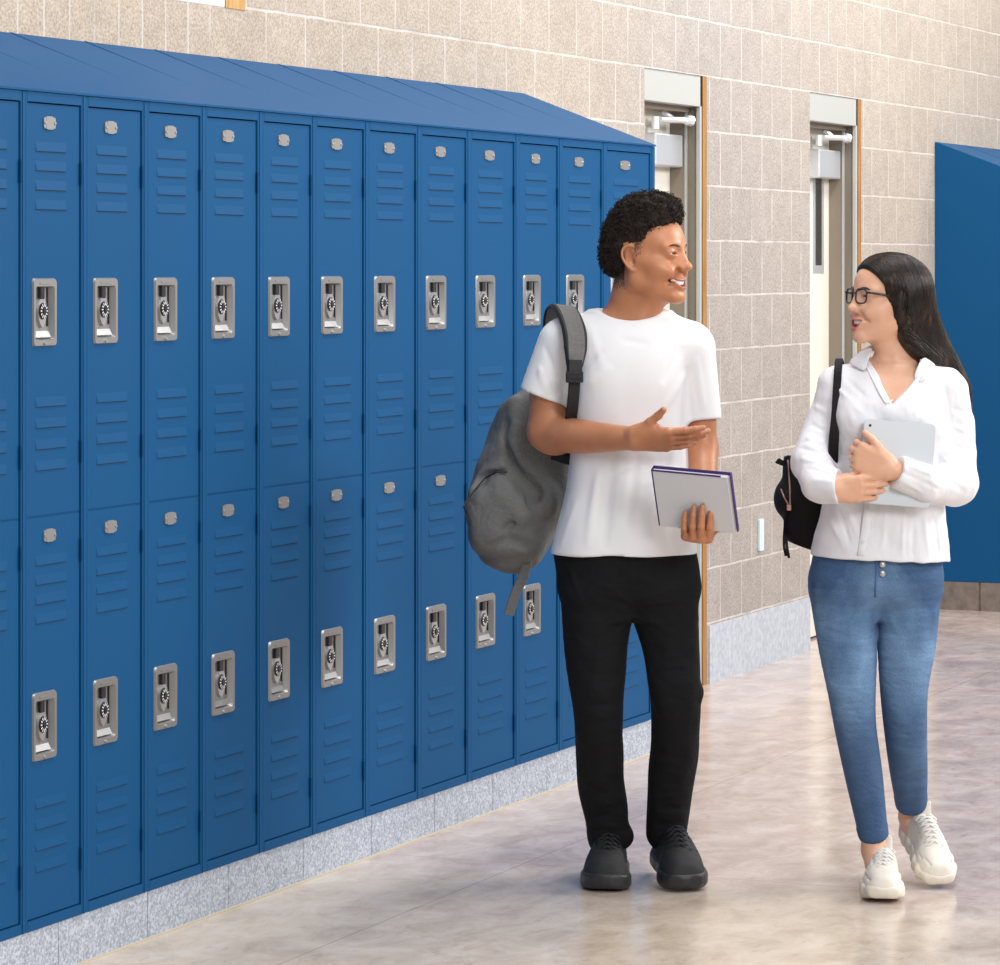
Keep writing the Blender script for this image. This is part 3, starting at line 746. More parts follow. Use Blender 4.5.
def hand_ops(W, d, pn, right, sc, curls, thumb, spread=(6, 2, -3, -8), lens=None, nails=None):
    """W wrist, d wrist->knuckles, pn where the palm faces; thumb: points in (d, t, pn) axes, metres"""
    d = nrm(d); pn = np.asarray(pn, float); pn = nrm(pn-d*(pn@d)); t = np.cross(d, pn)*(1 if right else -1)
    Q = lambda a, b_, c: np.asarray(W)+(d*a+t*b_+pn*c)*sc
    o = []
    kn = [(0.088, 0.030), (0.092, 0.010), (0.088, -0.010), (0.080, -0.029)]
    FL = lens or [(0.043, 0.026, 0.021), (0.047, 0.029, 0.022), (0.044, 0.027, 0.021), (0.035, 0.021, 0.019)]
    FR = [0.0098, 0.0100, 0.0094, 0.0084]
    for i, (a, b_) in enumerate(kn):
        o.append(U(cone(Q(0.004, b_*0.62, 0), Q(a, b_, -0.002), 0.0175*sc, 0.0118*sc), 0.016*sc))
    o.append(U(cone(Q(0.020, 0.020, 0.006), Q(0.050, 0.030, 0.010), 0.0165*sc, 0.0150*sc), 0.018*sc))     # thenar
    o.append(U(cone(Q(0.018, -0.018, 0.006), Q(0.055, -0.026, 0.006), 0.014*sc, 0.013*sc), 0.016*sc))
    for i, (a, b_) in enumerate(kn):
        p = Q(a, b_, -0.001); ang = 0; sp = math.radians(spread[i]); base = d*math.cos(sp)+t*math.sin(sp)
        pts = [p]
        for j in range(3):
            ang += math.radians(curls[i][j]); v = base*math.cos(ang)+pn*math.sin(ang); p = p+v*FL[i][j]*sc; pts.append(p)
        r = FR[i]*sc
        o += [U(cone(pts[0], pts[1], r*1.05, r*0.93), 0.005*sc), U(cone(pts[1], pts[2], r*0.95, r*0.84), 0.003), U(cone(pts[2], pts[3], r*0.84, r*0.70), 0.003)]
        if nails is not None:
            ang_d = base*(-math.sin(ang))*-1; nv = -(pn*math.cos(ang)-base*math.sin(ang)); nails.append((pts[3]+nv*r*0.7, 0.0062*sc))
    tp = [Q(*q_) for q_ in thumb]
    o += [U(cone(tp[0], tp[1], 0.0150*sc, 0.0118*sc), 0.012*sc), U(cone(tp[1], tp[2], 0.0112*sc, 0.0102*sc), 0.004), U(cone(tp[2], tp[3], 0.0104*sc, 0.0080*sc), 0.004)]
    return o
def body_mesh(name, ops, regions, mats, root, matfn=None):
    """one continuous body; fine regions replace the coarse surface inside their box"""
    PP, QQ, off = [], [], 0
    a, b2 = ops_bounds(ops)
    allr = [(a, b2, 0.006)]+regions
    for i, (lo, hi, h) in enumerate(allr):
        lo = np.maximum(lo, a); hi = np.minimum(hi, b2)
        P, Q = surf(ops, lo, hi, h)
        if i == 0:
            C = P[Q].mean(1); keep = np.ones(len(Q), bool)
            for (l2, h2, hh) in regions: keep &= ~((C > l2+2.6*hh) & (C < h2-2.6*hh)).all(1)
            Q = Q[keep]
        PP.append(P); QQ.append(Q+off); off += len(P)
    P = np.concatenate(PP); Q = np.concatenate(QQ)
    return link(name, npmesh(name, P, Q, mats, matfn(P[Q].mean(1)) if matfn else None), root)
# ---- trainers, modelled with the toe along +x, then posed
def shoe(root, heel, toe_dir, up, L, mats, right, chunky, ws=1.0, hs=1.0):
    upm, solem, lacem = mats
    x = nrm(toe_dir); z = np.asarray(up, float); z = nrm(z-x*(z@x)); y = np.cross(z, x); R = np.stack([x, y, z], 1)
    k = L/0.29; sy = 1 if right else -1
    T = lambda P: np.asarray(heel)+(P*k*np.array([1, ws, hs]))@R.T
    sh = 0.040 if chunky else 0.034
    def outline(xx):        # half width, centre offset along the sole
        hw = cubic([0, 0.008, 0.03, 0.08, 0.13, 0.20, 0.245, 0.270, 0.284, 0.292], [0.006, 0.020, 0.030, 0.034, 0.038, 0.048, 0.045, 0.036, 0.024, 0.004], xx)
        cy = cubic([0, 0.08, 0.14, 0.22, 0.29], [0, 0.002, -0.004, 0.0, 0.006], xx)*sy; return hw, cy
    def sole(X, Y, Z):
        hw, cy = outline(X); toe = np.clip((X-0.20)/0.09, 0, 1)**2*0.009
        d2 = np.abs(Y-cy)-hw-0.003; d = np.maximum(d2, np.maximum(-X, X-0.292)); zz = np.maximum(toe-Z, Z-sh+(0.010 if chunky else 0.0)*np.clip((X-0.16)/0.12, 0, 1)-toe*0.5-0.004*np.clip((0.06-X)/0.06, 0, 1))
        R_ = 0.011; e = np.sqrt(np.maximum(d+R_, 0)**2+np.maximum(zz+R_, 0)**2)+np.minimum(np.maximum(d, zz)+R_, 0)-R_
        if chunky: e = e+0.0016*np.sin(X*150+Z*50)*(Z < sh)
        return e
    def upper(X, Y, Z):
        hw, cy = outline(X); top = cubic([-0.01, 0.02, 0.08, 0.13, 0.17, 0.21, 0.25, 0.275, 0.29], [0.094, 0.098, 0.098, 0.096, 0.082, 0.067, 0.060, 0.050, 0.026], X)
        hw = hw*0.97; zc = 0.015; rz = np.maximum(top-zc, 0.01); q_ = np.clip((Z-zc)/rz, 0, 1.5)
        k0 = (np.abs((Y-cy)/np.maximum(hw, 0.008))**2.6+np.abs(q_)**2.2)**(1/2.3)
        d = (k0-1)*np.minimum(hw, 0.035); return np.maximum(np.maximum(d, 0.004-X), np.maximum(X-0.286, 0.016-Z))
    bx = (V3(-0.01, -0.07, -0.01), V3(0.31, 0.07, 0.13))
    h = 0.0024
    uo = [U((upper, *bx), 0), S(cone((0.048, 0, 0.085), (0.045, 0, 0.15), 0.020, 0.034), 0.006),
          U(cone((0.085, 0, 0.085), (0.072, 0, 0.118 if chunky else 0.116), 0.022, 0.020, flat=((0.97, 0, 0.24), 0.28)), 0.003)]
    # lacing strip, toe cap and panel seams as grooves
    for s in (-1, 1): uo.append(S(cone((0.085, s*0.026, 0.098), (0.185, s*0.022, 0.074), 0.0022), 0.003))
    uo.append(S(cone((0.18, -0.05, 0.055), (0.205, 0, 0.0735), 0.0018), 0.002)); uo.append(S(cone((0.18, 0.05, 0.055), (0.205, 0, 0.0735), 0.0018), 0.002))
    if chunky:
        for s in (-1, 1):
            for j in range(2): uo.append(S(cone((0.02, s*0.034, 0.062+0.013*j), (0.17, s*0.046, 0.052+0.009*j), 0.0020), 0.003)); uo.append(S(cone((0.17, s*0.046, 0.052+0.009*j), (0.262, s*0.026, 0.044+0.006*j), 0.0020), 0.003))
    P, Q = surf(uo, *bx, h); up_o = link('shoe', npmesh('shoe', T(P), Q, upm), root)
    P, Q = surf([U((sole, *bx), 0)], *bx, h); link('shoe_sole', npmesh('shoe_sole', T(P), Q, solem), up_o)
    b = MB()
    zt = lambda X: float(cubic([-0.01, 0.02, 0.08, 0.13, 0.17, 0.21, 0.25, 0.29], [0.098, 0.102, 0.100, 0.096, 0.080, 0.063, 0.052, 0.036], np.array([X]))[0])
    r = 0.0030 if chunky else 0.0026
    for j in range(6):
        X0 = 0.100+0.016*j; za = zt(X0)+0.001
        for s in (-1, 1):
            pts = [(X0, s*0.024, za-0.010), (X0+0.004, s*0.014, za-0.001), (X0+0.008, 0, za+0.003), (X0+0.012, -s*0.014, zt(X0+0.012)-0.001), (X0+0.014, -s*0.022, zt(X0+0.014)-0.008)]
            b.tube(T(np.array(pts)), r*k, 6)
    for s in (-1, 1):        # bow
        pts = [(0.100, 0, zt(0.10)+0.004), (0.098, s*0.014, 0.103), (0.108, s*0.026, 0.094), (0.114, s*0.020, 0.090), (0.104, s*0.006, 0.100)]
        b.tube(T(np.array(pts)), r*k, 6)
    b.build('shoelaces', lacem, up_o, True)
    return up_o

# ------------------------------------------------------------------ materials for people
def skin(name, c, c2):
    m = M(name, c, 0.40, Subsurface_Weight=0.12, Subsurface_Scale=0.01, Specular_IOR_Level=0.45)
    m.node_tree.nodes['Principled BSDF'].inputs['Subsurface Radius'].default_value = (1.0, 0.35, 0.2)
    q = N(m); v = q.obj(); q.base(q.mix(q.ramp(q.noise(v, 22, 4), [(0.35, (0, 0, 0)), (0.7, (1, 1, 1))]), c, c2)); q.bump(q.noise(v, 420, 2), 0.06, 0.001); return m
m_skin1 = skin('warm_brown_skin', srgb(184, 122, 86), srgb(194, 134, 98))
m_lip1 = M('brown_pink_lips', srgb(176, 104, 92), 0.35)
m_skin2 = skin('light_tan_skin', srgb(222, 170, 140), srgb(228, 180, 152))
m_lip2 = M('coral_lips', srgb(204, 116, 106), 0.35)
m_nail = M('pink_nails', srgb(224, 160, 150), 0.25)
def cloth(name, c, rough=0.85, wr=0.25, scale=(9, 9, 5), fine=900, **kw):
    m = M(name, c, rough, **kw); q = N(m); v = q.obj(scale=scale)
    h = q.math('ADD', q.math('MULTIPLY', q.noise(v, 1.0, 3, 0.4, dist=0.3), 1.0), q.math('MULTIPLY', q.noise(q.obj(), fine, 1), 0.02))
    q.bump(h, wr, 0.03); return m
m_tee = cloth('white_cotton_jersey', (0.82, 0.82, 0.835), 0.9, 0.25, (8, 8, 4))
m_shirt = cloth('white_poplin', (0.80, 0.80, 0.835), 0.75, 0.4, (14, 14, 9))
m_trou = cloth('black_denim', (0.0075, 0.0075, 0.0090), 0.85, 0.7, (10, 10, 16), Specular_IOR_Level=0.2)
m_hair1 = M('black_curly_hair', (0.024, 0.016, 0.012), 0.8, Specular_IOR_Level=0.25)
q = N(m_hair1); q.bump(q.noise(q.obj(), 140, 3, 0.7), 0.8, 0.006)
m_brow = M('dark_brow_hair', (0.075, 0.042, 0.028), 0.9)
m_shoeblk = M('black_suede', (0.013, 0.013, 0.014), 0.75); m_soleblk = M('black_rubber', (0.02, 0.02, 0.021), 0.45); m_laceblk = M('black_lace', (0.008, 0.008, 0.010), 0.8)

# ------------------------------------------------------------------ helpers for things worn on the surface
def evalp(ops, Q):
    x, y, z = Q[:, 0], Q[:, 1], Q[:, 2]; d = np.full(len(Q), 1.0)
    for mode, (fn, a, b), k in ops:
        q = np.asarray(fn(x, y, z)); q = q if mode == 'u' else -q
        m = 1 if mode == 'u' else -1
        hh = (np.maximum(k-np.abs(d-q), 0)/k)**2*k*0.25 if k > 0 else 0
        d = (np.minimum(d, q)-hh) if mode == 'u' else (np.maximum(d, q)+hh)
    return d
def front(ops, P_, px_, py_, off=0.004):
    """point on the camera side of a surface at the given place"""
    ds = np.linspace(0.30, -0.15, 300); Q = np.array([P_(px_, py_, d) for d in ds]); v = evalp(ops, Q)
    i = np.nonzero(v < 0)[0]; i = i[0] if len(i) else 150
    return P_(px_, py_, ds[i]+off)
def ribbon(b, pts, wdir, width, th, mi=0, sub=4):
    """flat strap along pts; wdir: width direction (one or per point)"""
    pts = [np.asarray(p, float) for p in pts]; n = len(pts)
    W_ = [np.asarray(wdir, float)]*n if np.ndim(wdir) == 1 else [np.asarray(q, float) for q in wdir]
    wd = [width]*n if np.isscalar(width) else width
    t = np.linspace(0, n-1, (n-1)*sub+1); ix = np.arange(n)
    PP = np.stack([cubic(ix, np.array([p[k] for p in pts]), t) for k in range(3)], 1); WW = np.stack([np.interp(t, ix, [w_[k] for w_ in W_]) for k in range(3)], 1); wi = np.interp(t, ix, wd)
    vs = []; fs = []
    for i in range(len(PP)):
        tg = PP[min(i+1, len(PP)-1)]-PP[max(i-1, 0)]; tg = nrm(tg); w_ = nrm(WW[i]-tg*(WW[i]@tg)); nn = np.cross(tg, w_)
        for a, c in ((-0.5, -0.5), (-0.42, 0.5), (0.42, 0.5), (0.5, -0.5)): vs.append(PP[i]+w_*a*wi[i]+nn*c*th)
    for i in range(len(PP)-1):
        for j in range(4): fs.append((i*4+j, i*4+(j+1) % 4, i*4+4+(j+1) % 4, i*4+4+j))
    fs += [(3, 2, 1, 0), tuple(len(vs)-4+j for j in range(4))]
    bm = bmesh.new(); bv = [bm.verts.new(v) for v in vs]
    for f in fs: bm.faces.new([bv[i] for i in f])
    bmesh.ops.recalc_face_normals(bm, faces=bm.faces); bm.verts.index_update(); b.bm(bm, mi)

def seg(a, b_, px, py, pz):
    a = np.asarray(a); b_ = np.asarray(b_); ba = b_-a; t = np.clip(((px-a[0])*ba[0]+(py-a[1])*ba[1]+(pz-a[2])*ba[2])/(ba@ba), 0, 1)
    return np.sqrt((px-a[0]-t*ba[0])**2+(py-a[1]-t*ba[1])**2+(pz-a[2]-t*ba[2])**2), t
def pf(ops, P_, L):
    """fold lines given as x0,y0,x1,y1,width mm,height mm, laid onto the surface"""
    segs = []
    for x0, y0, x1, y1, w_, h_ in L:
        segs.append((front(ops, P_, x0, y0, 0.0), front(ops, P_, (x0+x1)/2, (y0+y1)/2, 0.0), front(ops, P_, x1, y1, 0.0), w_/1000, h_/1000))
    def fn(x, y, z):
        o = 0.0
        for a, m, b_, w_, h_ in segs:
            d1, t1 = seg(a, m, x, y, z); d2, t2 = seg(m, b_, x, y, z); u = d1 < d2; d = np.where(u, d1, d2); t = np.where(u, t1*0.5, 0.5+t2*0.5)
            o = o-h_*np.exp(-(d/w_)**2)*np.maximum(np.sin(PI*t), 0)**0.6
        return o
    return fn

# ------------------------------------------------------------------ the young man
loc1, P1, Wd1 = person_frame(630, 8.83)
man = tag(empty('person', loc1, RZ), 'person in white t-shirt and black trousers walking beside the lockers, holding a notebook', 'person')
Hd1 = Head(P1(647, 254.5, 0.03), math.radians(62), math.radians(2), 0.0, 1.05)
MW1, MO1 = 0.031, 0.0070
R_sh, R_el, R_wr = P1(560, 342, 0.0), P1(546, 432, 0.0), P1(634, 438, 0.20)
L_sh, L_el, L_wr = P1(696, 346, -0.01), P1(702, 450, 0.0), P1(703, 522, 0.16)
body = head_ops(Hd1, True, MW1, MO1)
# neck
body += [U(cone(P1(629, 326, -0.01), Hd1.p(-0.026, 0, -0.050), 0.064, 0.056), 0.02),
         U(cone(P1(642, 322, 0.035), Hd1.p(0.022, 0, -0.088), 0.034, 0.030), 0.03),
         S(cone(P1(647, 324, 0.085), P1(651, 312, 0.080), 0.009, 0.006), 0.02)]
# chest, trunk
body += [U(loft([(0.80, 0.0, 0.0, 0.145, 0.095), (0.95, 0, 0, 0.14, 0.092), (1.08, -0.005, 0, 0.135, 0.095), (1.22, -0.005, 0, 0.143, 0.105), (1.33, -0.003, 0.0, 0.15, 0.10), (1.375, 0, 0, 0.125, 0.075), (1.41, 0, 0, 0.06, 0.05)]), 0.03),
         U(cone(P1(632, 324, 0.0), R_sh, 0.042, 0.044), 0.04), U(cone(P1(632, 324, 0.0), L_sh, 0.042, 0.042), 0.04)]
# arms
body += chain([R_sh, P1(549, 390, -0.005), R_el+V3(0.004, 0, 0.004)], [0.048, 0.049, 0.046], 0.02)
body += chain([R_el, P1(575, 436, 0.075), P1(612, 438, 0.155), R_wr], [0.047, 0.044, 0.034, 0.0285], 0.02)
body += chain([L_sh, P1(701, 400, -0.005), L_el], [0.044, 0.039, 0.037], 0.02)
body += chain([L_el, P1(703, 478, 0.06), L_wr], [0.040, 0.036, 0.027], 0.02)
body += [U(ell(P1(557, 446, 0.0), (0.03, 0.03, 0.02)), 0.03)]
body += hand_ops(R_wr, (0.97, -0.16, -0.03), (0.0, 0.70, 0.70), True, 0.98,
                 [(4, 6, 4), (10, 8, 5), (14, 10, 6), (12, 12, 8)],
                 [(0.018, 0.022, 0.004), (0.042, 0.048, 0.012), (0.064, 0.066, 0.020), (0.078, 0.086, 0.022)], spread=(4, 0, -3, -7))
body += hand_ops(P1(699, 527, 0.175), (-0.12, -0.98, -0.22), (0.05, -0.2, 0.97), False, 0.98,
                 [(62, 38, 12), (58, 36, 12), (56, 36, 12), (50, 36, 12)],
                 [(0.018, 0.024, 0.002), (0.038, 0.044, 0.012), (0.054, 0.050, 0.036), (0.062, 0.050, 0.060)], spread=(5, 1, -4, -9))
# legs (inside the trousers) down to the feet
for hp, kn_, an in ((P1(600, 572), P1(598, 706, 0.02), P1(608, 838, -0.12)), (P1(660, 572), P1(676, 700, 0.03), P1(665, 834, -0.12))):
    body += [U(cone(hp, kn_, 0.066, 0.048), 0.03), U(cone(kn_, an, 0.046, 0.030), 0.02), U(cone(an, an+V3(0, -0.02, -0.03), 0.028, 0.024), 0.02)]
lip1 = is_lip(Hd1, MW1, MO1)
hc = Hd1.c
_rf = np.random.RandomState(9)
def mat1(C):      # lips, and the clipped fade at the temples and nape
    m = lip1(C).astype(int); f, l, u = Hd1.loc(C[:, 0], C[:, 1], C[:, 2])
    a = np.abs(l) > 0.048; p = np.clip((0.030-0.30*np.abs(u-0.03)-f)/0.014, 0, 1)*np.clip((u+0.014)/0.03, 0, 1)*(f > 0.004)
    m[a & (_rf.uniform(size=len(f)) < p*0.85)] = 2
    p2 = np.clip((u+0.085)/0.03, 0, 1)*(f < -0.035); m[(_rf.uniform(size=len(f)) < p2) & (u < -0.02)] = 2
    return m
body_mesh('body', body, [(hc-V3(0.155, 0.15, 0.165), hc+V3(0.155, 0.15, 0.16), 0.0019),
                         (P1(625, 470, 0.36), P1(716, 402, 0.06), 0.0020), (P1(676, 552, 0.33), P1(730, 500, 0.14), 0.0020),
                         (P1(520, 470, 0.30), P1(625, 402, -0.08), 0.004)], [m_skin1, m_lip1, M('clipped_stubble', srgb(88, 62, 48), 0.7)], man, mat1)
face_parts(Hd1, man, m_brow, MW1, MO1, (0.9, -0.05, -0.10), True, 0.0024)

# hair: dense short curls, tall on top, faded at the temple
_wn = wave_noise(16, 22, 60, 3); _wn2 = wave_noise(14, 70, 120, 4)
def hair1():
    H_ = Hd1
    o = [U(H_.ell((-0.006, 0, 0.060), (0.090, 0.082, 0.082)), 0.0), U(H_.ell((-0.030, 0, 0.030), (0.081, 0.078, 0.078)), 0.02), U(H_.ell((-0.046, 0, 0.000), (0.064, 0.080, 0.050)), 0.02),
         U(H_.ell((0.018, 0, 0.104), (0.070, 0.068, 0.042)), 0.02), U(H_.ell((-0.062, 0, -0.018), (0.044, 0.060, 0.038)), 0.02)]
    def face(f, l, u):      # clear the face, temple and ear
        a = np.maximum((0.058-0.30*l*l*10)-f, u-0.060)            # in front of the hair line below the fringe
        b_ = np.maximum(-(f-(0.010+0.55*(u-0.0))), u-0.055)
        return np.maximum(-(f-(0.028+0.42*u-3.0*l*l)), u-0.078+1.2*np.abs(l)*0.2)
    o.append(S(H_.fn(face, (0.05, 0, -0.03), 0.14), 0.012))
    for s in (-1, 1):
        o.append(S(H_.ell((0.004, s*0.086, -0.030), (0.040, 0.036, 0.042)), 0.008))
    o.append(S(H_.ell((0.01, 0, -0.115), (0.11, 0.1, 0.055)), 0.01))
    return o
ho = hair1()
sdf_obj('hair', ho, 0.0024, m_hair1, man, disp=lambda x, y, z: 0.0030*_wn(x, y, z)+0.0016*_wn2(x, y, z), relax=0)
hr = bpy.data.objects['hair'] if 'hair' in bpy.data.objects else None
# loose curls standing off the surface
def curls(parent, ops, n, rad, seed, mat):
    a, b2 = ops_bounds(ops); P, Q = surf(ops, a, b2, 0.005); rg = np.random.RandomState(seed)
    cen = P[Q].mean(1); nn = np.cross(P[Q[:, 1]]-P[Q[:, 0]], P[Q[:, 3]]-P[Q[:, 0]]); nn /= np.linalg.norm(nn, axis=1)[:, None]+1e-9
    b = MB(); pick = rg.choice(len(Q), n)
    hf_, hl_, hu_ = Hd1.loc(cen[:, 0], cen[:, 1], cen[:, 2])
    for i in pick:
        if (hf_[i] > -0.03 and hu_[i] < 0.045) or hu_[i] < -0.045: continue
        c = cen[i]+nn[i]*rg.uniform(-0.001, 0.006); ax = nrm(rg.normal(size=3)); e1 = nrm(np.cross(ax, nn[i])); e2 = np.cross(ax, e1)
        r = rad*rg.uniform(0.6, 1.3); a0 = rg.uniform(0, 6.28)
        b.tube([c+r*(math.cos(a0+t*1.0)*e1+math.sin(a0+t*1.0)*e2)+ax*t*0.0010 for t in range(6)], 0.0008, 3)
    b.build('loose_curls', mat, parent)
curls(hr, ho, 4200, 0.0042, 5, m_hair1)

# t-shirt
_wr = wave_noise(7, 4, 9, 21)
def folds(list_):
    """each fold: a, b, width, height: a soft ridge (positive) or valley (negative) along a line"""
    def fn(x, y, z):
        o = 0.0
        for a, b_, w_, h_ in list_:
            d, t = seg(a, b_, x, y, z); o = o-h_*np.exp(-(d/w_)**2)*np.sin(PI*t)**0.7
        return o
    return fn
def px(y): return P1(600, y)[2]
sec = [(px(552), P1(624, 552)[0], 0.0, 0.182, 0.128), (px(530), P1(626, 530)[0], 0, 0.174, 0.128), (px(495), P1(630, 495)[0], 0, 0.163, 0.125), (px(450), P1(629, 450)[0], 0, 0.151, 0.122),
       (px(410), P1(628, 410)[0], 0, 0.150, 0.125), (px(375), P1(628, 375)[0], 0, 0.156, 0.124), (px(350), P1(629, 350)[0], 0, 0.160, 0.112), (px(330), P1(630, 330)[0], 0, 0.14, 0.092), (px(314), P1(631, 314)[0], 0.004, 0.095, 0.070)]
Rse, Lse = P1(545, 398, -0.003), P1(702, 421, 0.0)
nR, nL = nrm(Rse-R_sh+V3(-0.02, 0, 0)), nrm(Lse-L_sh)
tee = [U(loft(sec, 2.3, caps=[(P1(624, 555)+V3(0, 0, 0), V3(0.02, 0, -1))]), 0),
       U(cone(P1(634, 325, 0.0), P1(574, 340, 0.0), 0.055, 0.060), 0.04), U(cone(P1(636, 325, 0.0), P1(686, 343, 0), 0.055, 0.056), 0.04),
       U(cone(P1(562, 344), Rse+nR*0.03, 0.062, 0.065, caps=[(Rse, nR)]), 0.03), U(cone(P1(693, 349), Lse+nL*0.03, 0.056, 0.052, caps=[(Lse, nL)]), 0.03)]
tee += [S(cone(Rse+nR*0.040, Rse+nR*0.12, 0.053), 0.001), S(cone(Lse+nL*0.032, Lse+nL*0.12, 0.0435), 0.001)]
# neckline opening and hollow hem
tee += [S(ell(P1(631, 301, 0.035), (0.088, 0.105, 0.052)), 0.004), S(loft([(px(556)-0.02, P1(624, 552)[0], 0, 0.172, 0.118), (px(556)+0.04, P1(624, 552)[0], 0, 0.166, 0.112)], 2.3), 0.002)]
_f = pf(tee, P1, [(597, 466, 588, 548, 12, 6), (612, 452, 604, 550, 12, -5), (640, 440, 626, 530, 12, -5), (655, 452, 650, 552, 14, 6), (668, 440, 672, 550, 11, -6), (684, 424, 688, 552, 12, 6),
    (566, 384, 604, 350, 10, -5), (572, 398, 612, 366, 10, 4), (590, 325, 604, 372, 10, 3), (682, 345, 662, 384, 10, -4), (686, 372, 664, 410, 10, 4), (696, 356, 704, 412, 8, 4), (688, 366, 690, 420, 6, -4), (533, 352, 548, 394, 8, 4), (545, 345, 562, 392, 8, -4),
    (578, 500, 562, 548, 9, 4), (640, 486, 680, 470, 9, 4), (600, 480, 640, 470, 9, -3), (620, 340, 650, 344, 9, -2)])
def tee_disp(x, y, z):
    a = np.clip((1.36-z)/0.25, 0.15, 1)
    return 1.1*_f(x, y, z)+a*0.0036*_wr(x, y, z, 1, 1, 0.35)
sdf_obj('t_shirt', tee, 0.0042, m_tee, man, disp=tee_disp)
b = MB(); nc = Vector((P1(634, 311, 0.03)))      # ribbed neckband
ring = []
for k in range(40):
    a = 2*PI*k/40; x = math.cos(a); y = math.sin(a)
    ring.append(P1(633.5+28.0*x, 307+(12.5 if y > 0 else 7.0)*y, 0.012+0.078*y))
# trousers
_wt = wave_noise(8, 7, 16, 31)
tr = [U(loft([(px(612), P1(632, 600)[0], 0, 0.10, 0.060), (px(598), P1(631, 600)[0], 0, 0.150, 0.095), (px(575), P1(628, 575)[0], 0, 0.172, 0.110), (px(548), P1(624, 545)[0], 0, 0.177, 0.108), (px(528), P1(625, 528)[0], 0, 0.15, 0.10)], 2.3), 0)]
legR = limb([P1(597, 592), P1(596, 650, 0.005), P1(598, 706, 0.022), P1(600, 765, -0.04), P1(605, 812, -0.09), P1(608, 838, -0.11)], [0.092, 0.081, 0.064, 0.060, 0.057, 0.048])
legL = limb([P1(663, 592), P1(670, 645, 0.01), P1(675, 694, 0.035), P1(675, 745, -0.02), P1(670, 790, -0.075), P1(666, 832, -0.11)], [0.090, 0.074, 0.065, 0.061, 0.058, 0.052])
tr += [U(comb([legR, legL], 0.008), 0.05)]
tr += [U(ell(P1(694, 692, 0.02), (0.022, 0.04, 0.02)), 0.02), S(cone(P1(631, 612, 0.14), P1(637, 900, 0.14), 0.002), 0.01), U(cone(P1(603, 836, -0.09), P1(621, 837, -0.10), 0.036, 0.034), 0.02)]
ftr = pf(tr, P1, [(632, 602, 588, 578, 8, 5), (632, 606, 596, 598, 7, -4), (636, 604, 684, 584, 8, 5), (638, 608, 690, 604, 7, -4), (640, 612, 676, 636, 8, 5), (626, 612, 590, 640, 8, 5), (632, 556, 632, 598, 5, 4), (566, 562, 582, 600, 7, 4),
    (574, 694, 616, 686, 7, 5), (576, 706, 618, 702, 7, -5), (577, 718, 620, 716, 7, 5), (650, 660, 698, 652, 7, 5), (652, 672, 699, 668, 7, -5), (653, 684, 700, 686, 7, 6), (654, 696, 700, 702, 7, -6), (655, 710, 698, 718, 7, 4), (600, 640, 590, 700, 9, 4), (668, 640, 664, 670, 9, 3),
    (582, 786, 624, 778, 6, 5), (584, 796, 626, 790, 6, -5), (586, 806, 628, 802, 6, 6), (588, 817, 628, 812, 6, -6), (591, 827, 628, 824, 6, 6), (650, 776, 692, 768, 6, 5), (650, 787, 692, 780, 6, -5), (650, 798, 690, 794, 6, 6), (649, 809, 688, 806, 6, -6), (648, 819, 686, 818, 6, 6)])
sdf_obj('trousers', tr, 0.0045, m_trou, man, disp=lambda x, y, z: 1.2*ftr(x, y, z)+0.0016*_wt(x, y, z))
# shoes
hl = P1(611, 0); 
def floor_pt(px_, d): Z = 8.73-d; return V3(P1(px_, 0, d)[0], -d, 0.0)
m_sock = M('white_sock', (0.8, 0.8, 0.8), 0.8)
b = MB(); b.box(-0.012, 0.012, -0.002, 0.002, -0.008, 0.008, bev=0.0018)
s1 = shoe(man, floor_pt(612, -0.19), V3(-0.10, -1, 0), V3(0, 0, 1), 0.300, (m_shoeblk, m_soleblk, m_laceblk), True, False, 1.22, 1.2)
s2 = shoe(man, floor_pt(664, -0.19)+V3(0, 0, 0.030), V3(0.16, -1, -0.11), V3(0, 0, 1), 0.300, (m_shoeblk, m_soleblk, m_laceblk), False, False, 1.22, 1.2)

# notebook held in his left hand
nbc = P1(694.0, 499.5, 0.282)
nb = tag(thing_at('notebook', nbc, Wd1), 'white page notebook with purple covers held upright by the person in the white t-shirt', 'notebook')
xr = nrm(V3(74, -32, -5)); zr = nrm(V3(-9, -30, 57)); zr = nrm(zr-xr*(zr@xr)); yr = np.cross(zr, xr)
nb_M = Matrix(((xr[0], yr[0], zr[0]), (xr[1], yr[1], zr[1]), (xr[2], yr[2], zr[2])))
m_page = M('white_paper', (0.66, 0.66, 0.68), 0.7); m_purple = M('purple_cover', srgb(64, 38, 110), 0.4)
hw, hh = 0.097, 0.080
b = MB(); b.box(-hw, hw, -0.007, 0.005, -hh, hh-0.003, bev=0.0008)
for k in range(5): b.box(hw-0.001, hw+0.0005+0.0012*k, -0.006+0.0024*k, -0.0045+0.0024*k, -hh+0.001, hh-0.004)
for k in range(3): b.box(-hw+0.002, hw-0.003-0.006*k, -0.0088+0.0006*k, -0.0083+0.0006*k, -hh, hh-0.002*(3-k)-0.001)
def place(bld, name, mat, par, sm=False):
    bld.v = [tuple(nb_M@Vector(v)) for v in bld.v]; return bld.build(name, mat, par, sm)
place(b, 'pages', m_page, nb)
b = MB(); b.box(-hw-0.001, hw+0.008, 0.0055, 0.008, -hh-0.002, hh+0.004, bev=0.0006); b.box(-hw-0.0025, -hw-0.0005, -0.008, 0.008, -hh-0.002, hh+0.001); b.box(hw+0.006, hw+0.008, -0.002, 0.008, -hh-0.002, hh+0.004)
b.box(-hw-0.002, hw-0.016, -0.0085, -0.0065, hh-0.003, hh+0.001)
place(b, 'cover', m_purple, nb)
b = MB()
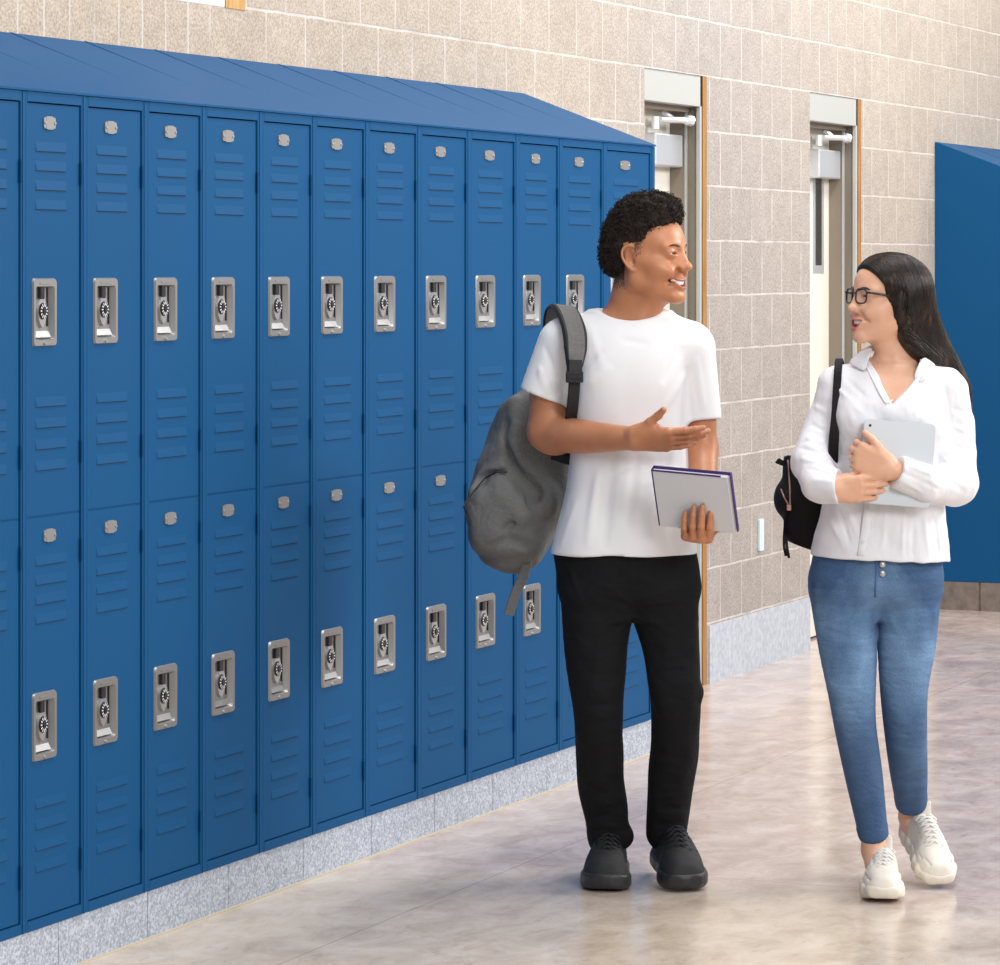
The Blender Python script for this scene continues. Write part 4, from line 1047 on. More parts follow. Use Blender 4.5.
for k in range(26):
    x = -hw+0.006+k*(2*hw-0.012)/25
    b.tube([(x, 0.009*math.cos(a)-0.001, -hh-0.001+0.0045*math.sin(a)) for a in np.linspace(0, 2*PI, 9)[:-1]], 0.0005, 4, closed=True)
place(b, 'spiral_binding', m_steel2, nb)

# ------------------------------------------------------------------ grey backpack on his shoulder
m_grey = M('grey_melange_canvas', srgb(122, 124, 126), 0.9); q = N(m_grey); v = q.obj()
q.base(q.mix(q.ramp(q.noise(v, 800, 2, 0.7), [(0.35, (0, 0, 0)), (0.65, (1, 1, 1))]), srgb(80, 80, 79), srgb(122, 122, 121))); q.bump(q.math('ADD', q.noise(v, 14, 4, 0.5, dist=1.0), q.math('MULTIPLY', q.noise(v, 500, 2), 0.03)), 0.35, 0.03)
m_web = M('black_webbing', (0.012, 0.012, 0.014), 0.7)
bpo = P1(525, 480, -0.20)
bp = tag(thing_at('backpack', bpo, Wd1), 'grey canvas backpack hanging from the shoulder of the person in the t-shirt', 'backpack')
def row(P_, y, x0, x1, d, ry): a = P_(x0, y, d); c = P_(x1, y, d); return (a[2], (a[0]+c[0])/2, -d, (c[0]-a[0])/2, ry)
rows = [(572, 502, 524, .05), (566, 488, 534, .085), (552, 479, 545, .11), (530, 473, 557, .125), (505, 467, 571, .135), (480, 474, 577, .13), (450, 484, 580, .125), (420, 494, 580, .115), (402, 505, 576, .09), (388, 524, 566, .05)]
bo = [U(loft([row(P1, y, a, c, -0.205, ry) for y, a, c, ry in rows], 2.5), 0),
      U(rbox(P1(489, 516, -0.135), (0.052, 0.075, 0.085), None, 0.035), 0.03), U(rbox(P1(506, 522, -0.11), (0.055, 0.06, 0.085), None, 0.04), 0.03)]
_b0 = list(bo); g0 = lambda x_, y_, o_=0.0: front(_b0, P1, x_, y_, o_)
def valley(pts, r_, k_=0.02, o_=0.0): return [S(limb([g0(x_, y_, o_) for x_, y_ in pts], [r_]*len(pts), 2), k_)]
def ridge(pts, r_, k_=0.02, o_=-0.004): return [U(limb([g0(x_, y_, o_) for x_, y_ in pts], [r_]*len(pts), 2), k_)]
bo += ridge([(514, 404), (517, 425), (518, 448)], 0.012)+ridge([(520, 455), (535, 470), (548, 492), (550, 510)], 0.020, 0.03)
bo += ridge([(473, 489), (478, 480), (486, 471), (504, 466)], 0.009)+ridge([(496, 478), (508, 496), (520, 516)], 0.018, 0.03)
bo += valley([(503, 402), (505, 425), (510, 455)], 0.005, 0.022)+valley([(509, 456), (518, 475), (534, 494)], 0.007, 0.024)+valley([(534, 496), (524, 512), (506, 528)], 0.006, 0.022)
bo += valley([(473, 495), (479, 487), (488, 477), (504, 472)], 0.003, 0.012)+valley([(490, 546), (508, 540), (528, 546)], 0.004, 0.02)
fb = lambda x, y, z: 0.0
_wb = wave_noise(8, 6, 12, 77)
sdf_obj('bag_body', bo, 0.0042, m_grey, bp, shift=bpo, disp=lambda x, y, z: fb(x, y, z)+0.0045*_wb(x, y, z))
def fr(px_, py_, off=0.006): return front(bo, P1, px_, py_, off)
b = MB(); b.tube([fr(465, 507)+V3(-0.004, 0, 0), fr(474, 491), fr(485, 478), fr(497, 472), fr(507, 472)], 0.0022, 6); b.tube([fr(466, 507)+V3(-0.006, 0, 0), P1(468, 516, -0.06), P1(469, 526, -0.06)], 0.0022, 6)
b.build('zip', m_web, bp, shift=bpo)
b = MB(); X_ = V3(1, 0, 0)
ribbon(b, [P1(527, 562, -0.12), P1(524, 575, -0.10), P1(517, 590, -0.09), P1(512, 604, -0.09), P1(509, 615, -0.09)], nrm(V3(0.95, 0, -0.35)), 0.026, 0.003)
b.build('hanging_strap', m_grey, bp, shift=bpo)
def ts(px_, py_, off=0.010): return front(tee, P1, px_, py_, off)
pad = [P1(556, 345, -0.16), P1(555, 322, -0.105), P1(558, 309, -0.045), P1(565, 308, 0.010), P1(571, 318, 0.055), P1(575, 332, 0.092), P1(576, 348, 0.108), P1(575, 366, 0.116)]
pw = [nrm(V3(1, 0.0, 0.1)), nrm(V3(1, 0, 0.2)), nrm(V3(1, 0.1, -0.1)), nrm(V3(1, 0, -0.15)), nrm(V3(1, 0.15, -0.12)), nrm(V3(1, 0.3, 0)), nrm(V3(1, 0.35, 0.0)), nrm(V3(1, 0.3, 0))]
b = MB(); ribbon(b, pad, pw, [0.052]*7+[0.040], 0.012); b.build('shoulder_pad', m_grey, bp, shift=bpo)
b = MB(); ribbon(b, pad, pw, [0.064]*6+[0.062, 0.044], 0.008)
ribbon(b, [P1(575, 360, 0.122), P1(575, 372, 0.125)], V3(1, 0.3, 0), 0.040, 0.014)
ribbon(b, [P1(575, 370, 0.118), P1(574, 392, 0.108), P1(572, 412, 0.085), P1(568, 440, 0.02), P1(566, 462, -0.02)], nrm(V3(1, 0.3, 0)), 0.031, 0.003)
ribbon(b, [P1(552, 455, -0.03), P1(572, 461, 0.01), P1(590, 459, 0.06)], V3(0, 0.1, 1), 0.024, 0.004)
b.build('strap_webbing', m_web, bp, shift=bpo)
b = MB(); c = P1(574.5, 377, 0.128); b.box(c[0]-0.022, c[0]+0.022, c[1]-0.008, c[1]+0.006, c[2]-0.014, c[2]+0.014, bev=0.003); b.box(c[0]-0.018, c[0]+0.018, c[1]-0.012, c[1]-0.006, c[2]-0.004, c[2]+0.004, bev=0.001)
b.build('strap_buckle', m_black, bp, shift=bpo)

# ------------------------------------------------------------------ the young woman
loc2, P2, Wd2 = person_frame(880, 8.785)
wom = tag(empty('person', loc2, RZ), 'person with long dark hair and glasses in white blouse and blue jeans, holding a tablet', 'person')
Hd2 = Head(P2(888.5, 298, 0.02), math.radians(-68), math.radians(4), 0.0, 0.97)
MW2, MO2 = 0.028, 0.0092
nails = []
body2 = head_ops(Hd2, False, MW2, MO2, ear=False)
body2 += [U(cone(P2(896, 366, -0.01), Hd2.p(-0.026, 0, -0.055), 0.050, 0.046), 0.02), U(cone(P2(890, 362, 0.02), Hd2.p(0.010, 0, -0.085), 0.028, 0.030), 0.03),
          S(cone(P2(890, 366, 0.068), P2(889, 360, 0.060), 0.008, 0.006), 0.02)]
z2 = lambda y: P2(880, y)[2]
body2 += [U(loft([(z2(600), P2(876, 600)[0], 0, 0.13, 0.085), (z2(520), P2(882, 520)[0], 0, 0.115, 0.080), (z2(450), P2(886, 450)[0], 0, 0.118, 0.092), (z2(415), P2(888, 415)[0], 0, 0.128, 0.104), (z2(390), P2(890, 390)[0], 0, 0.132, 0.090), (z2(374), P2(892, 374)[0], 0, 0.10, 0.066), (z2(364), P2(893, 364)[0], 0, 0.05, 0.046)]), 0.03)]
rs2, re2, rw2 = P2(838, 382, 0.0), P2(814, 462, 0.05), P2(835, 489, 0.182)
ls2, le2, lw2 = P2(950, 388, 0.0), P2(956, 482, 0.06), P2(895, 471, 0.180)
body2 += [U(cone(P2(893, 372), rs2, 0.034, 0.036), 0.03), U(cone(P2(893, 372), ls2, 0.034, 0.036), 0.03),
          U(cone(P2(888, 374, 0.048), P2(868, 372, 0.040), 0.007, 0.006), 0.012), U(cone(P2(894, 374, 0.048), P2(918, 372, 0.040), 0.007, 0.006), 0.012)]
body2 += chain([rs2, P2(824, 428, 0.0), re2, P2(822, 480, 0.13), rw2], [0.034, 0.034, 0.026, 0.019, 0.021], 0.02)+chain([ls2, P2(954, 440, 0), le2, P2(925, 482, 0.15), lw2], [0.034, 0.034, 0.032, 0.028, 0.0235], 0.02)
body2 += hand_ops(P2(830, 489.5, 0.178), (0.97, -0.16, 0.03), (0.16, 0.97, 0.05), True, 0.84, [(20, 16, 10), (24, 16, 10), (26, 18, 10), (26, 20, 12)],
                  [(0.020, 0.020, 0.012), (0.045, 0.030, 0.020), (0.065, 0.036, 0.022), (0.080, 0.040, 0.022)], spread=(2, 0, -1, -2), nails=nails, lens=[(0.045, 0.028, 0.021), (0.049, 0.030, 0.022), (0.047, 0.028, 0.021), (0.037, 0.022, 0.019)])
body2 += hand_ops(P2(889, 468.5, 0.184), (-0.90, 0.10, 0.36), (0.08, 1.0, 0.0), False, 0.90, [(62, 75, 40), (64, 78, 40), (66, 78, 40), (64, 76, 40)],
                  [(0.020, 0.022, 0.0), (0.048, 0.044, -0.002), (0.074, 0.058, -0.002), (0.098, 0.066, 0.002)], spread=(4, 1, -2, -5), nails=nails)
kR, aR = P2(853, 718, 0.07), P2(874, 850, 0.02)
kL, aL = P2(906, 716, 0.02), P2(911, 817, -0.17)
for hp, kn_, an, fd in ((P2(846, 585), kR, aR, V3(0, -0.04, -0.03)), (P2(906, 585), kL, aL, V3(0.01, -0.03, -0.04))):
    body2 += [U(cone(hp, kn_, 0.058, 0.034), 0.03), U(cone(kn_, an, 0.034, 0.027), 0.02), U(cone(an, an+fd, 0.030, 0.028), 0.02)]
lip2 = is_lip(Hd2, MW2, MO2)
def mat2(C):
    m = lip2(C).astype(int)
    for c, r_ in nails: m[((C-c)**2).sum(1) < r_*r_] = 2
    return m
hc = Hd2.c
body_mesh('body', body2, [(hc-V3(0.15, 0.16, 0.34), hc+V3(0.15, 0.14, 0.15), 0.0019), (P2(818, 512, 0.25), P2(905, 426, 0.10), 0.0018)], [m_skin2, m_lip2, m_nail], wom, mat2)
m_brow2 = M('dark_brow', (0.025, 0.016, 0.012), 0.8)
face_parts(Hd2, wom, m_brow2, MW2, MO2, (0.95, 0.05, -0.02), False, 0.0032)
# glasses
m_spec = M('black_acetate', (0.012, 0.011, 0.014), 0.25); m_lens = M('clear_lens', (0.85, 0.87, 0.95), 0.05, Alpha=0.06)
b = MB(); bl = MB()
for s in (-1, 1):
    rr = []
    for k in range(28):
        a = 2*PI*k/28; c_, s_ = math.cos(a), math.sin(a); ex = 0.0225*math.copysign(abs(c_)**0.62, c_); ez = 0.0185*math.copysign(abs(s_)**0.62, s_)
        rr.append(Vector(Hd2.p(0.1035-(abs(ex+s*0.032*1.0)*0.16)-0.002, s*0.032+ex, -0.001+ez)))
    b.tube(rr, 0.0023*0.97, 6, closed=True)
    cen = sum(rr, Vector())/28; n0 = len(bl.v); bl.raw([cen]+rr, [(0, i+1, (i+1) % 28+1) for i in range(28)])
    b.tube([Hd2.p(0.0955, s*0.0545, 0.008), Hd2.p(0.086, s*0.067, 0.008), Hd2.p(0.04, s*0.074, 0.004), Hd2.p(-0.015, s*0.076, 0.000), Hd2.p(-0.035, s*0.074, -0.014)], 0.0031, 6)
b.tube([Hd2.p(0.101, -0.0095, 0.006), Hd2.p(0.1045, 0, 0.008), Hd2.p(0.101, 0.0095, 0.006)], 0.0023, 6)
gl = b.build('glasses', m_spec, wom, True); bl.build('lens', m_lens, gl)

# blouse
zr_ = lambda y, a, c, d, ry: row(P2, y, a, c, d, ry)
sh = [U(loft([zr_(572, 806, 950, 0, .128), zr_(545, 813, 948, 0, .124), zr_(515, 820, 946, 0, .115), zr_(480, 828, 944, 0, .108), zr_(450, 830, 946, 0, .112), zr_(420, 830, 950, 0, .122), zr_(395, 832, 950, 0, .108), zr_(376, 842, 944, 0, .080), zr_(362, 862, 926, 0, .062)], 2.3,
             caps=[(P2(850, 556, 0), nrm(V3(-0.04, 0, -1)))]), 0),
      U(ell(P2(864, 424, 0.060), (0.060, 0.058, 0.066)), 0.05), U(ell(P2(914, 424, 0.060), (0.060, 0.058, 0.066)), 0.05),
      U(cone(P2(880, 372, -0.005), P2(842, 383, 0), 0.038, 0.046), 0.03), U(cone(P2(906, 372, -0.005), P2(944, 388, 0), 0.038, 0.048), 0.03)]
cR, cL = P2(838, 489, 0.180), P2(897, 471, 0.182)
nR2, nL2 = nrm(V3(1, -0.30, 0.0)), nrm(V3(-0.93, -0.25, 0.33))
sh += chain([P2(838, 388, 0), P2(822, 428, 0.0), P2(812, 462, 0.05)], [0.048, 0.048, 0.048], 0.03)
sh += [U(cone(P2(812, 464, 0.05), P2(820, 483, 0.14), 0.048, 0.046), 0.02), U(cone(P2(820, 482, 0.14), cR+nR2*0.03, 0.044, 0.042, caps=[(cR, nR2)]), 0.015)]
sh += chain([P2(948, 392, 0), P2(955, 440, 0.0), P2(957, 482, 0.06)], [0.050, 0.052, 0.050], 0.03)
sh += [U(cone(P2(956, 485, 0.06), P2(925, 482, 0.155), 0.050, 0.044), 0.02), U(cone(P2(925, 482, 0.155), cL+nL2*0.03, 0.045, 0.041, caps=[(cL, nL2)]), 0.015)]
sh += [S(cone(cR-nR2*-0.022, cR+nR2*0.08, 0.034), 0.001), S(cone(cL-nL2*-0.022, cL+nL2*0.08, 0.033), 0.001)]
# open V front and neck hole
vA, vB, vC = P2(869, 362), P2(925, 362), P2(887, 404)
def vcut(x, y, z):
    def side(p, q_): n = nrm(V3(-(q_[2]-p[2]), 0, q_[0]-p[0])); return (x-p[0])*n[0]+(z-p[2])*n[2]
    a = side(vA, vC); b_ = side(vC, vB); return np.maximum(np.maximum(-a, -b_), y+0.01)
sh += [S((vcut, P2(860, 406, 0.25), P2(935, 340, -0.02)), 0.002), S(ell(P2(895, 358, 0.012), (0.062, 0.066, 0.040)), 0.004)]
_ws = wave_noise(8, 6, 13, 41); _ws2 = wave_noise(8, 16, 28, 42)
fs = pf(sh, P2, [(806, 402, 826, 412, 6, 4), (802, 418, 824, 432, 6, -4), (798, 434, 824, 444, 6, 5), (796, 446, 824, 456, 6, -5), (800, 458, 828, 466, 6, 5), (806, 468, 832, 474, 5, -4), (812, 480, 834, 482, 5, 4), (820, 376, 812, 400, 6, 3),
    (900, 480, 935, 500, 5, 4), (902, 472, 940, 490, 5, -4), (908, 465, 948, 480, 5, 5), (925, 462, 965, 492, 6, -5), (940, 455, 972, 478, 6, 5), (945, 440, 976, 456, 6, -4), (950, 424, 975, 436, 6, 4), (952, 408, 972, 416, 6, -3), (944, 384, 952, 430, 7, -4), (936, 396, 940, 450, 7, 4),
    (834, 384, 862, 414, 6, 4), (844, 376, 868, 400, 6, -3), (846, 400, 860, 440, 7, 4), (930, 384, 904, 410, 6, 4), (936, 398, 912, 420, 6, -3), (826, 512, 846, 550, 6, 4), (838, 508, 852, 548, 6, -4), (846, 506, 862, 546, 5, 3), (904, 506, 902, 558, 3.5, 3.5), (924, 508, 928, 558, 6, 4), (934, 505, 938, 556, 6, -4), (886, 510, 882, 552, 6, 3), (914, 520, 912, 556, 6, -3)])
sdf_obj('blouse', sh, 0.0034, m_shirt, wom, disp=lambda x, y, z: 1.2*fs(x, y, z)+0.0024*_ws(x, y, z)+0.0009*_ws2(x, y, z), relax=1)
bl_ = bpy.context.scene.collection.objects.get('blouse')
# placket, collar, buttons, cuffs
b = MB(); fs_ = lambda x, y, o=0.003: front(sh, P2, x, y, o)
ribbon(b, [fs_(887, 404), fs_(884, 440), fs_(875, 470, 0.004), fs_(870, 500), fs_(866, 530), fs_(862, 556)], V3(1, 0, 0), 0.026, 0.003)
ribbon(b, [fs_(926, 366, 0.004), fs_(912, 380, 0.004), fs_(899, 393, 0.004), fs_(888, 404, 0.004)], V3(1, 0, 0.8), 0.014, 0.003)
ribbon(b, [fs_(866, 364, 0.004), fs_(873, 378, 0.004), fs_(880, 392, 0.004), fs_(887, 404, 0.004)], V3(1, 0, -0.5), 0.010, 0.003)
b.build('placket', m_shirt, bl_, True)
b = MB()
for (x_, y_) in ((891, 400), (884, 440), (868, 510), (863, 542)):
    p = fs_(x_, y_, 0.006); b.tube([p, p+V3(0, -0.002, 0)], 0.0045, 12)
b.build('button', M('pearl_button', (0.75, 0.75, 0.78), 0.2), bl_)
def flap(pts, th=0.004):
    vs = [np.array(p) for p in pts]; n = nrm(np.cross(vs[1]-vs[0], vs[2]-vs[0])); n = n if n[1] > 0 else -n
    b_ = bmesh.new(); A = [b_.verts.new(v) for v in vs]; B = [b_.verts.new(v+n*th) for v in vs]; k = len(vs)
    b_.faces.new(A); b_.faces.new(B[::-1])
    for i in range(k): b_.faces.new((A[i], B[i], B[(i+1) % k], A[(i+1) % k]))
    bmesh.ops.recalc_face_normals(b_, faces=b_.faces); bmesh.ops.bevel(b_, geom=b_.edges[:], offset=0.0015, segments=2, affect='EDGES'); b_.verts.index_update(); return b_
co = chain([P2(873, 352, 0.050), P2(867, 353, 0.02), P2(868, 350, -0.02), P2(880, 346, -0.055), P2(905, 346, -0.06), P2(921, 351, -0.03), P2(924, 355, 0.01), P2(920, 361, 0.045)], [0.002, 0.006, 0.008, 0.009, 0.009, 0.008, 0.006, 0.002], 0.006)
sdf_obj('collar', co, 0.0026, m_shirt, bl_)
def on(x, y, o=0.009): return front(sh, P2, x, y, o)
L_ = [P2(876, 347, 0.052), P2(865, 346, 0.030), P2(855, 355, 0.040), on(845, 364, 0.008), on(855, 366), on(863, 373), on(868, 368, 0.010), P2(868, 357, 0.072)]
R_ = [P2(922, 356, 0.048), P2(929, 357, 0.030), on(937, 365, 0.010), on(937, 373), on(928, 375), on(921, 385), on(911, 381), P2(917, 367, 0.075)]
for pl in (L_, R_):
    b = MB(); c0 = sum(pl)/len(pl)+V3(0, -0.006, 0); n = len(pl); bk = V3(0, 0.003, 0)
    b.raw([c0]+pl+[c0+bk]+[p+bk for p in pl], [(0, i+1, (i+1) % n+1) for i in range(n)]+[(n+1, n+2+(i+1) % n, n+2+i) for i in range(n)]+[(i+1, n+2+i, n+2+(i+1) % n, (i+1) % n+1) for i in range(n)])
    fo = b.build('collar_flap', m_shirt, bl_); md = fo.modifiers.new('s', 'SUBSURF'); md.levels = md.render_levels = 1; fo.data.polygons.foreach_set('use_smooth', [True]*len(fo.data.polygons)); 
    for e_ in range(1): pass

# jeans
m_jean = M('blue_stretch_denim', srgb(78, 118, 166), 0.8, Specular_IOR_Level=0.25); q = N(m_jean)
tc = q.n('TexCoord'); sp = q.n('SeparateXYZ', {0: tc.outputs['Object']}); v = q.obj()
wv = q.noise(q.obj(scale=(1, 1, 0.3)), 620, 2, 0.7); bigj = q.noise(q.obj(scale=(2.2, 2.2, 1.1)), 3.0, 3)
fade = q.ramp(q.math('ADD', q.math('MULTIPLY', q.math('SUBTRACT', bigj, 0.5), 0.9), sp.outputs[2]), [(0.10, (0.10,)*3), (0.35, (0.25,)*3), (0.60, (0.85,)*3), (0.80, (0.10,)*3)])
c = q.mix(fade, srgb(56, 84, 122), srgb(116, 148, 182)); c = q.mix(1.0, c, q.ramp(wv, [(0.35, (0.80,)*3), (0.65, (1.15,)*3)]), 'MULTIPLY')
c = q.mix(1.0, c, q.ramp(q.noise(q.obj(scale=(5, 5, 34)), 1.0, 4, 0.6, dist=0.6), [(0.36, (0.92,)*3), (0.52, (1.0,)*3), (0.68, (1.14,)*3)]), 'MULTIPLY'); q.base(c)
q.bump(q.math('ADD', q.noise(q.obj(scale=(8, 8, 26)), 1.0, 4, 0.55, dist=0.8), q.math('MULTIPLY', wv, 0.03)), 0.35, 0.02)
jn = [U(loft([zr_(612, 845, 905, 0, .05), zr_(598, 820, 932, 0, .09), zr_(580, 810, 942, 0, .108), zr_(560, 812, 942, 0, .106), zr_(540, 817, 938, 0, .100), zr_(525, 822, 936, 0, .09)], 2.2), 0)]
jR = limb([P2(843, 600, 0.01), P2(848, 648, 0.045), P2(852, 694, 0.08), P2(855.5, 728, 0.085), P2(864, 777, 0.06), P2(873, 832, 0.028)], [0.081, 0.073, 0.059, 0.052, 0.047, 0.037])
jL = limb([P2(908, 600, 0.0), P2(906.5, 646, 0.025), P2(904, 690, 0.045), P2(906, 736, 0.02), P2(909, 775, -0.07), P2(911, 800, -0.13)], [0.081, 0.073, 0.060, 0.053, 0.047, 0.040])
jn += [U(comb([jR, jL], 0.006), 0.045)]
jn += [U(cone(P2(872.2, 828, 0.030), P2(873.4, 834, 0.027), 0.0400, 0.0385, caps=[(P2(873.8, 837, 0.027), nrm(P2(873, 832, 0.028)-P2(864, 777, 0.06)))]), 0.002), U(cone(P2(910.7, 796, -0.122), P2(911.2, 802, -0.135), 0.0430, 0.0415, caps=[(P2(911.4, 805, -0.14), nrm(P2(911, 800, -0.13)-P2(909, 775, -0.07)))]), 0.002)]
jn += [S(cone(P2(876, 598, 0.125), P2(877, 640, 0.12), 0.003), 0.014), S(ell(P2(878, 535, 0), (0.2, 0.2, 0.012)), 0.002),
       S(cone(P2(874, 838, 0.020), P2(875, 860, 0.0), 0.031), 0.002), S(cone(P2(911, 806, -0.15), P2(912, 830, -0.20), 0.033), 0.002)]
fj = pf(jn, P2, [(812, 590, 862, 602, 5, 3.5), (813, 600, 860, 612, 5, -3), (814, 612, 856, 624, 5, 3.5), (817, 626, 850, 636, 5, -2.5), (890, 602, 940, 592, 5, 3.5), (890, 612, 939, 604, 5, -3), (891, 622, 937, 618, 5, 3.5), (892, 634, 934, 632, 5, -2.5),
    (829, 684, 872, 678, 4.5, 3.5), (830, 693, 873, 689, 4.5, -3.5), (831, 702, 874, 699, 4.5, 4), (833, 712, 875, 709, 4.5, -4), (835, 722, 876, 719, 4.5, 4), (837, 733, 874, 733, 4.5, -3.5), (839, 744, 876, 746, 4.5, 3),
    (884, 700, 926, 706, 4.5, 3), (885, 710, 926, 717, 4.5, -3), (886, 720, 926, 728, 4.5, 3.5), (887, 731, 926, 738, 4.5, -3), (889, 742, 926, 747, 4.5, 3), (872, 602, 846, 640, 6, 3), (880, 602, 906, 645, 6, 3), (848, 796, 880, 788, 5, 3), (896, 770, 926, 764, 5, 3), (898, 782, 926, 778, 5, -3)])
sdf_obj('jeans', jn, 0.0038, m_jean, wom, disp=lambda x, y, z: 1.0*fj(x, y, z))
jo = COL.objects.get('jeans')
jf = lambda x, y, o=0.002: front(jn, P2, x, y, o)
m_seam = M('denim_seam', srgb(66, 100, 146), 0.8)
b = MB()
b.tube([jf(877, 558, 0.001), jf(876.5, 566, 0.001), jf(876, 574, 0.001), jf(875.5, 582, 0.001), jf(875.3, 590, 0.001), jf(875.3, 597, 0.001)], 0.0022, 6)
b.build('seams', m_seam, jo, True)
b = MB()
for y_ in (564.5, 573.5):
    p = jf(882.5, y_, 0.003); b.tube([p, p+V3(0, -0.004, 0)], [0.0085, 0.0075], 16)
b.build('jeans_button', m_steel, jo, True)

# trainers
m_shw = M('off_white_mesh_trainer', srgb(226, 218, 206), 0.7); q = N(m_shw); q.bump(q.noise(q.obj(), 260, 2), 0.2, 0.002)
m_solew = M('cream_foam_sole', srgb(228, 220, 204), 0.6); m_lacew = M('white_lace', (0.8, 0.78, 0.74), 0.8)
shoe(wom, V3(P2(884, 0, -0.06)[0], 0.045, 0.001), V3(-0.14, -1, 0.02), V3(0, 0, 1), 0.262, (m_shw, m_solew, m_lacew), True, True, 1.18, 1.15)
shoe(wom, V3(P2(907, 0, -0.26)[0], 0.225, 0.108), V3(0.24, -1, -0.45), V3(0, 0, 1), 0.262, (m_shw, m_solew, m_lacew), False, True, 1.2, 1.12)

# long straight hair
m_hair2 = M('long_dark_hair', (0.012, 0.008, 0.006), 0.38, Specular_IOR_Level=0.32)
q = N(m_hair2); q.base(q.ramp(q.noise(q.obj(scale=(1.0, 1.0, 0.25)), 60, 3, 0.6), [(0.40, (0.008, 0.006, 0.005)), (0.58, (0.022, 0.013, 0.009)), (0.72, (0.075, 0.040, 0.024))]))
H2 = Hd2
hm = [U(H2.ell((-0.014, 0, 0.036), (0.099, 0.083, 0.082)), 0), U(H2.ell((-0.034, 0, 0.010), (0.084, 0.086, 0.090)), 0.02)]
hm += [U(H2.ell((0.020, 0, 0.045), (0.072, 0.076, 0.063)), 0.02)]
hm += chain([H2.p(-0.035, 0.005, 0.01), P2(915, 322, -0.01), P2(931, 344, -0.035), P2(948, 367, -0.06), P2(962, 388, -0.075), P2(968, 410, -0.085)], [0.078, 0.064, 0.046, 0.033, 0.022, 0.012], 0.02)
hm += [U(limb([H2.p(0.012, 0.058, 0.030), H2.p(0.000, 0.066, -0.020), P2(902, 330, 0.060), P2(915, 350, 0.035), P2(932, 362, 0.0)], [0.020, 0.022, 0.021, 0.019, 0.016]), 0.04)]
hm += [U(cone(H2.p(-0.01, -0.055, -0.03), P2(872, 349, -0.075), 0.026, 0.020), 0.02)]
def facecut(f, l, u):
    lim = 0.042-0.50*np.clip(-u, 0, 1)+np.clip(u-0.02, 0, 0.2)*0.76-0.0*np.abs(l)
    return np.maximum(lim-f, u-0.105)
hm.append(S(H2.fn(facecut, (0.06, 0, 0.0), 0.17), 0.008))
sdf_obj('hair', hm, 0.003, m_hair2, wom)
hob = [c for c in wom.children if c.name.startswith('hair')][0]
rg = np.random.RandomState(3); paths = []
def proj(Q, off):
    for _ in range(4):
        d0 = evalp(hm, Q)-off; e = 0.0015; G = np.stack([evalp(hm, Q+np.eye(3)[k]*e)-evalp(hm, Q-np.eye(3)[k]*e) for k in range(3)], 1)/(2*e)
        G /= np.maximum(np.linalg.norm(G, axis=1), 0.3)[:, None]; Q = Q-G*np.clip(d0, -0.03, 0.03)[:, None]
    return Q
b = MB(); ns = 900
for i in range(ns):
    s = rg.uniform(0, 1)**0.9; j = rg.normal(0, 1, 3)*0.0015
    wp = [H2.p(0.086-0.150*s, -0.012, 0.088+0.014*s), H2.p(0.078-0.168*s, 0.040, 0.075), H2.p(0.056-0.160*s, 0.070, 0.036),
          P2(885+52*s, 303-4*s, 0.09-0.06*s), P2(898+49*s, 330-3*s, 0.075-0.08*s), P2(918+43*s, 350-4*s, 0.04-0.07*s), P2(940+26*s, 368-8*s, 0.0-0.05*s), P2(960+14*s, 386-3*s, -0.04-0.03*s), P2(969+5*s, 402, -0.07)]
    k = np.arange(len(wp)); t = np.linspace(0, len(wp)-1-rg.uniform(0, 0.8), 22)
    Q = np.stack([cubic(k, np.array([p[a] for p in wp]), t) for a in range(3)], 1)+j
    paths.append(Q)
A = proj(np.concatenate(paths), 0.0006).reshape(ns, 22, 3)
for i in range(ns):
    r0 = rg.uniform(0.0007, 0.0016); off = rg.uniform(-0.0003, 0.0016)
    b.tube([tuple(p) for p in A[i]+V3(0, -off, 0)], [r0*0.5]+[r0]*19+[r0*0.7, r0*0.3], 4)
b.build('hair_strands', m_hair2, hob, True)

# tablet
tc_ = P2(897, 463.5, 0.158)
tb = tag(thing_at('tablet', tc_, Wd2), 'silver tablet held against the white blouse by the person with glasses', 'tablet')
xr = nrm(P2(939, 425, 0.150)-P2(866, 419, 0.158)); zr = nrm(P2(866, 419, 0.150)-P2(856, 502, 0.163)); zr = nrm(zr-xr*(zr@xr)); yr = np.cross(zr, xr)
nb_M = Matrix(((xr[0], yr[0], zr[0]), (xr[1], yr[1], zr[1]), (xr[2], yr[2], zr[2])))
m_alu = M('silver_aluminium', (0.60, 0.625, 0.65), 0.35, 0.5)
b = MB(); b.prism(rrect(-0.089, 0.089, -0.1035, 0.1035, 0.011, 5), 'y', -0.0025, 0.003, 0); b.prism(rrect(-0.0875, 0.0875, -0.102, 0.102, 0.010, 5), 'y', -0.0035, -0.002, 0)
place(b, 'shell', m_alu, tb)
b = MB(); b.prism(rrect(-0.085, 0.085, -0.100, 0.100, 0.008, 5), 'y', 0.0025, 0.004, 0); place(b, 'screen', m_black, tb)
b = MB(); b.tube([(-0.074, -0.0034, 0.088), (-0.074, -0.0042, 0.088)], 0.0035, 12); place(b, 'camera_lens', m_black, tb)

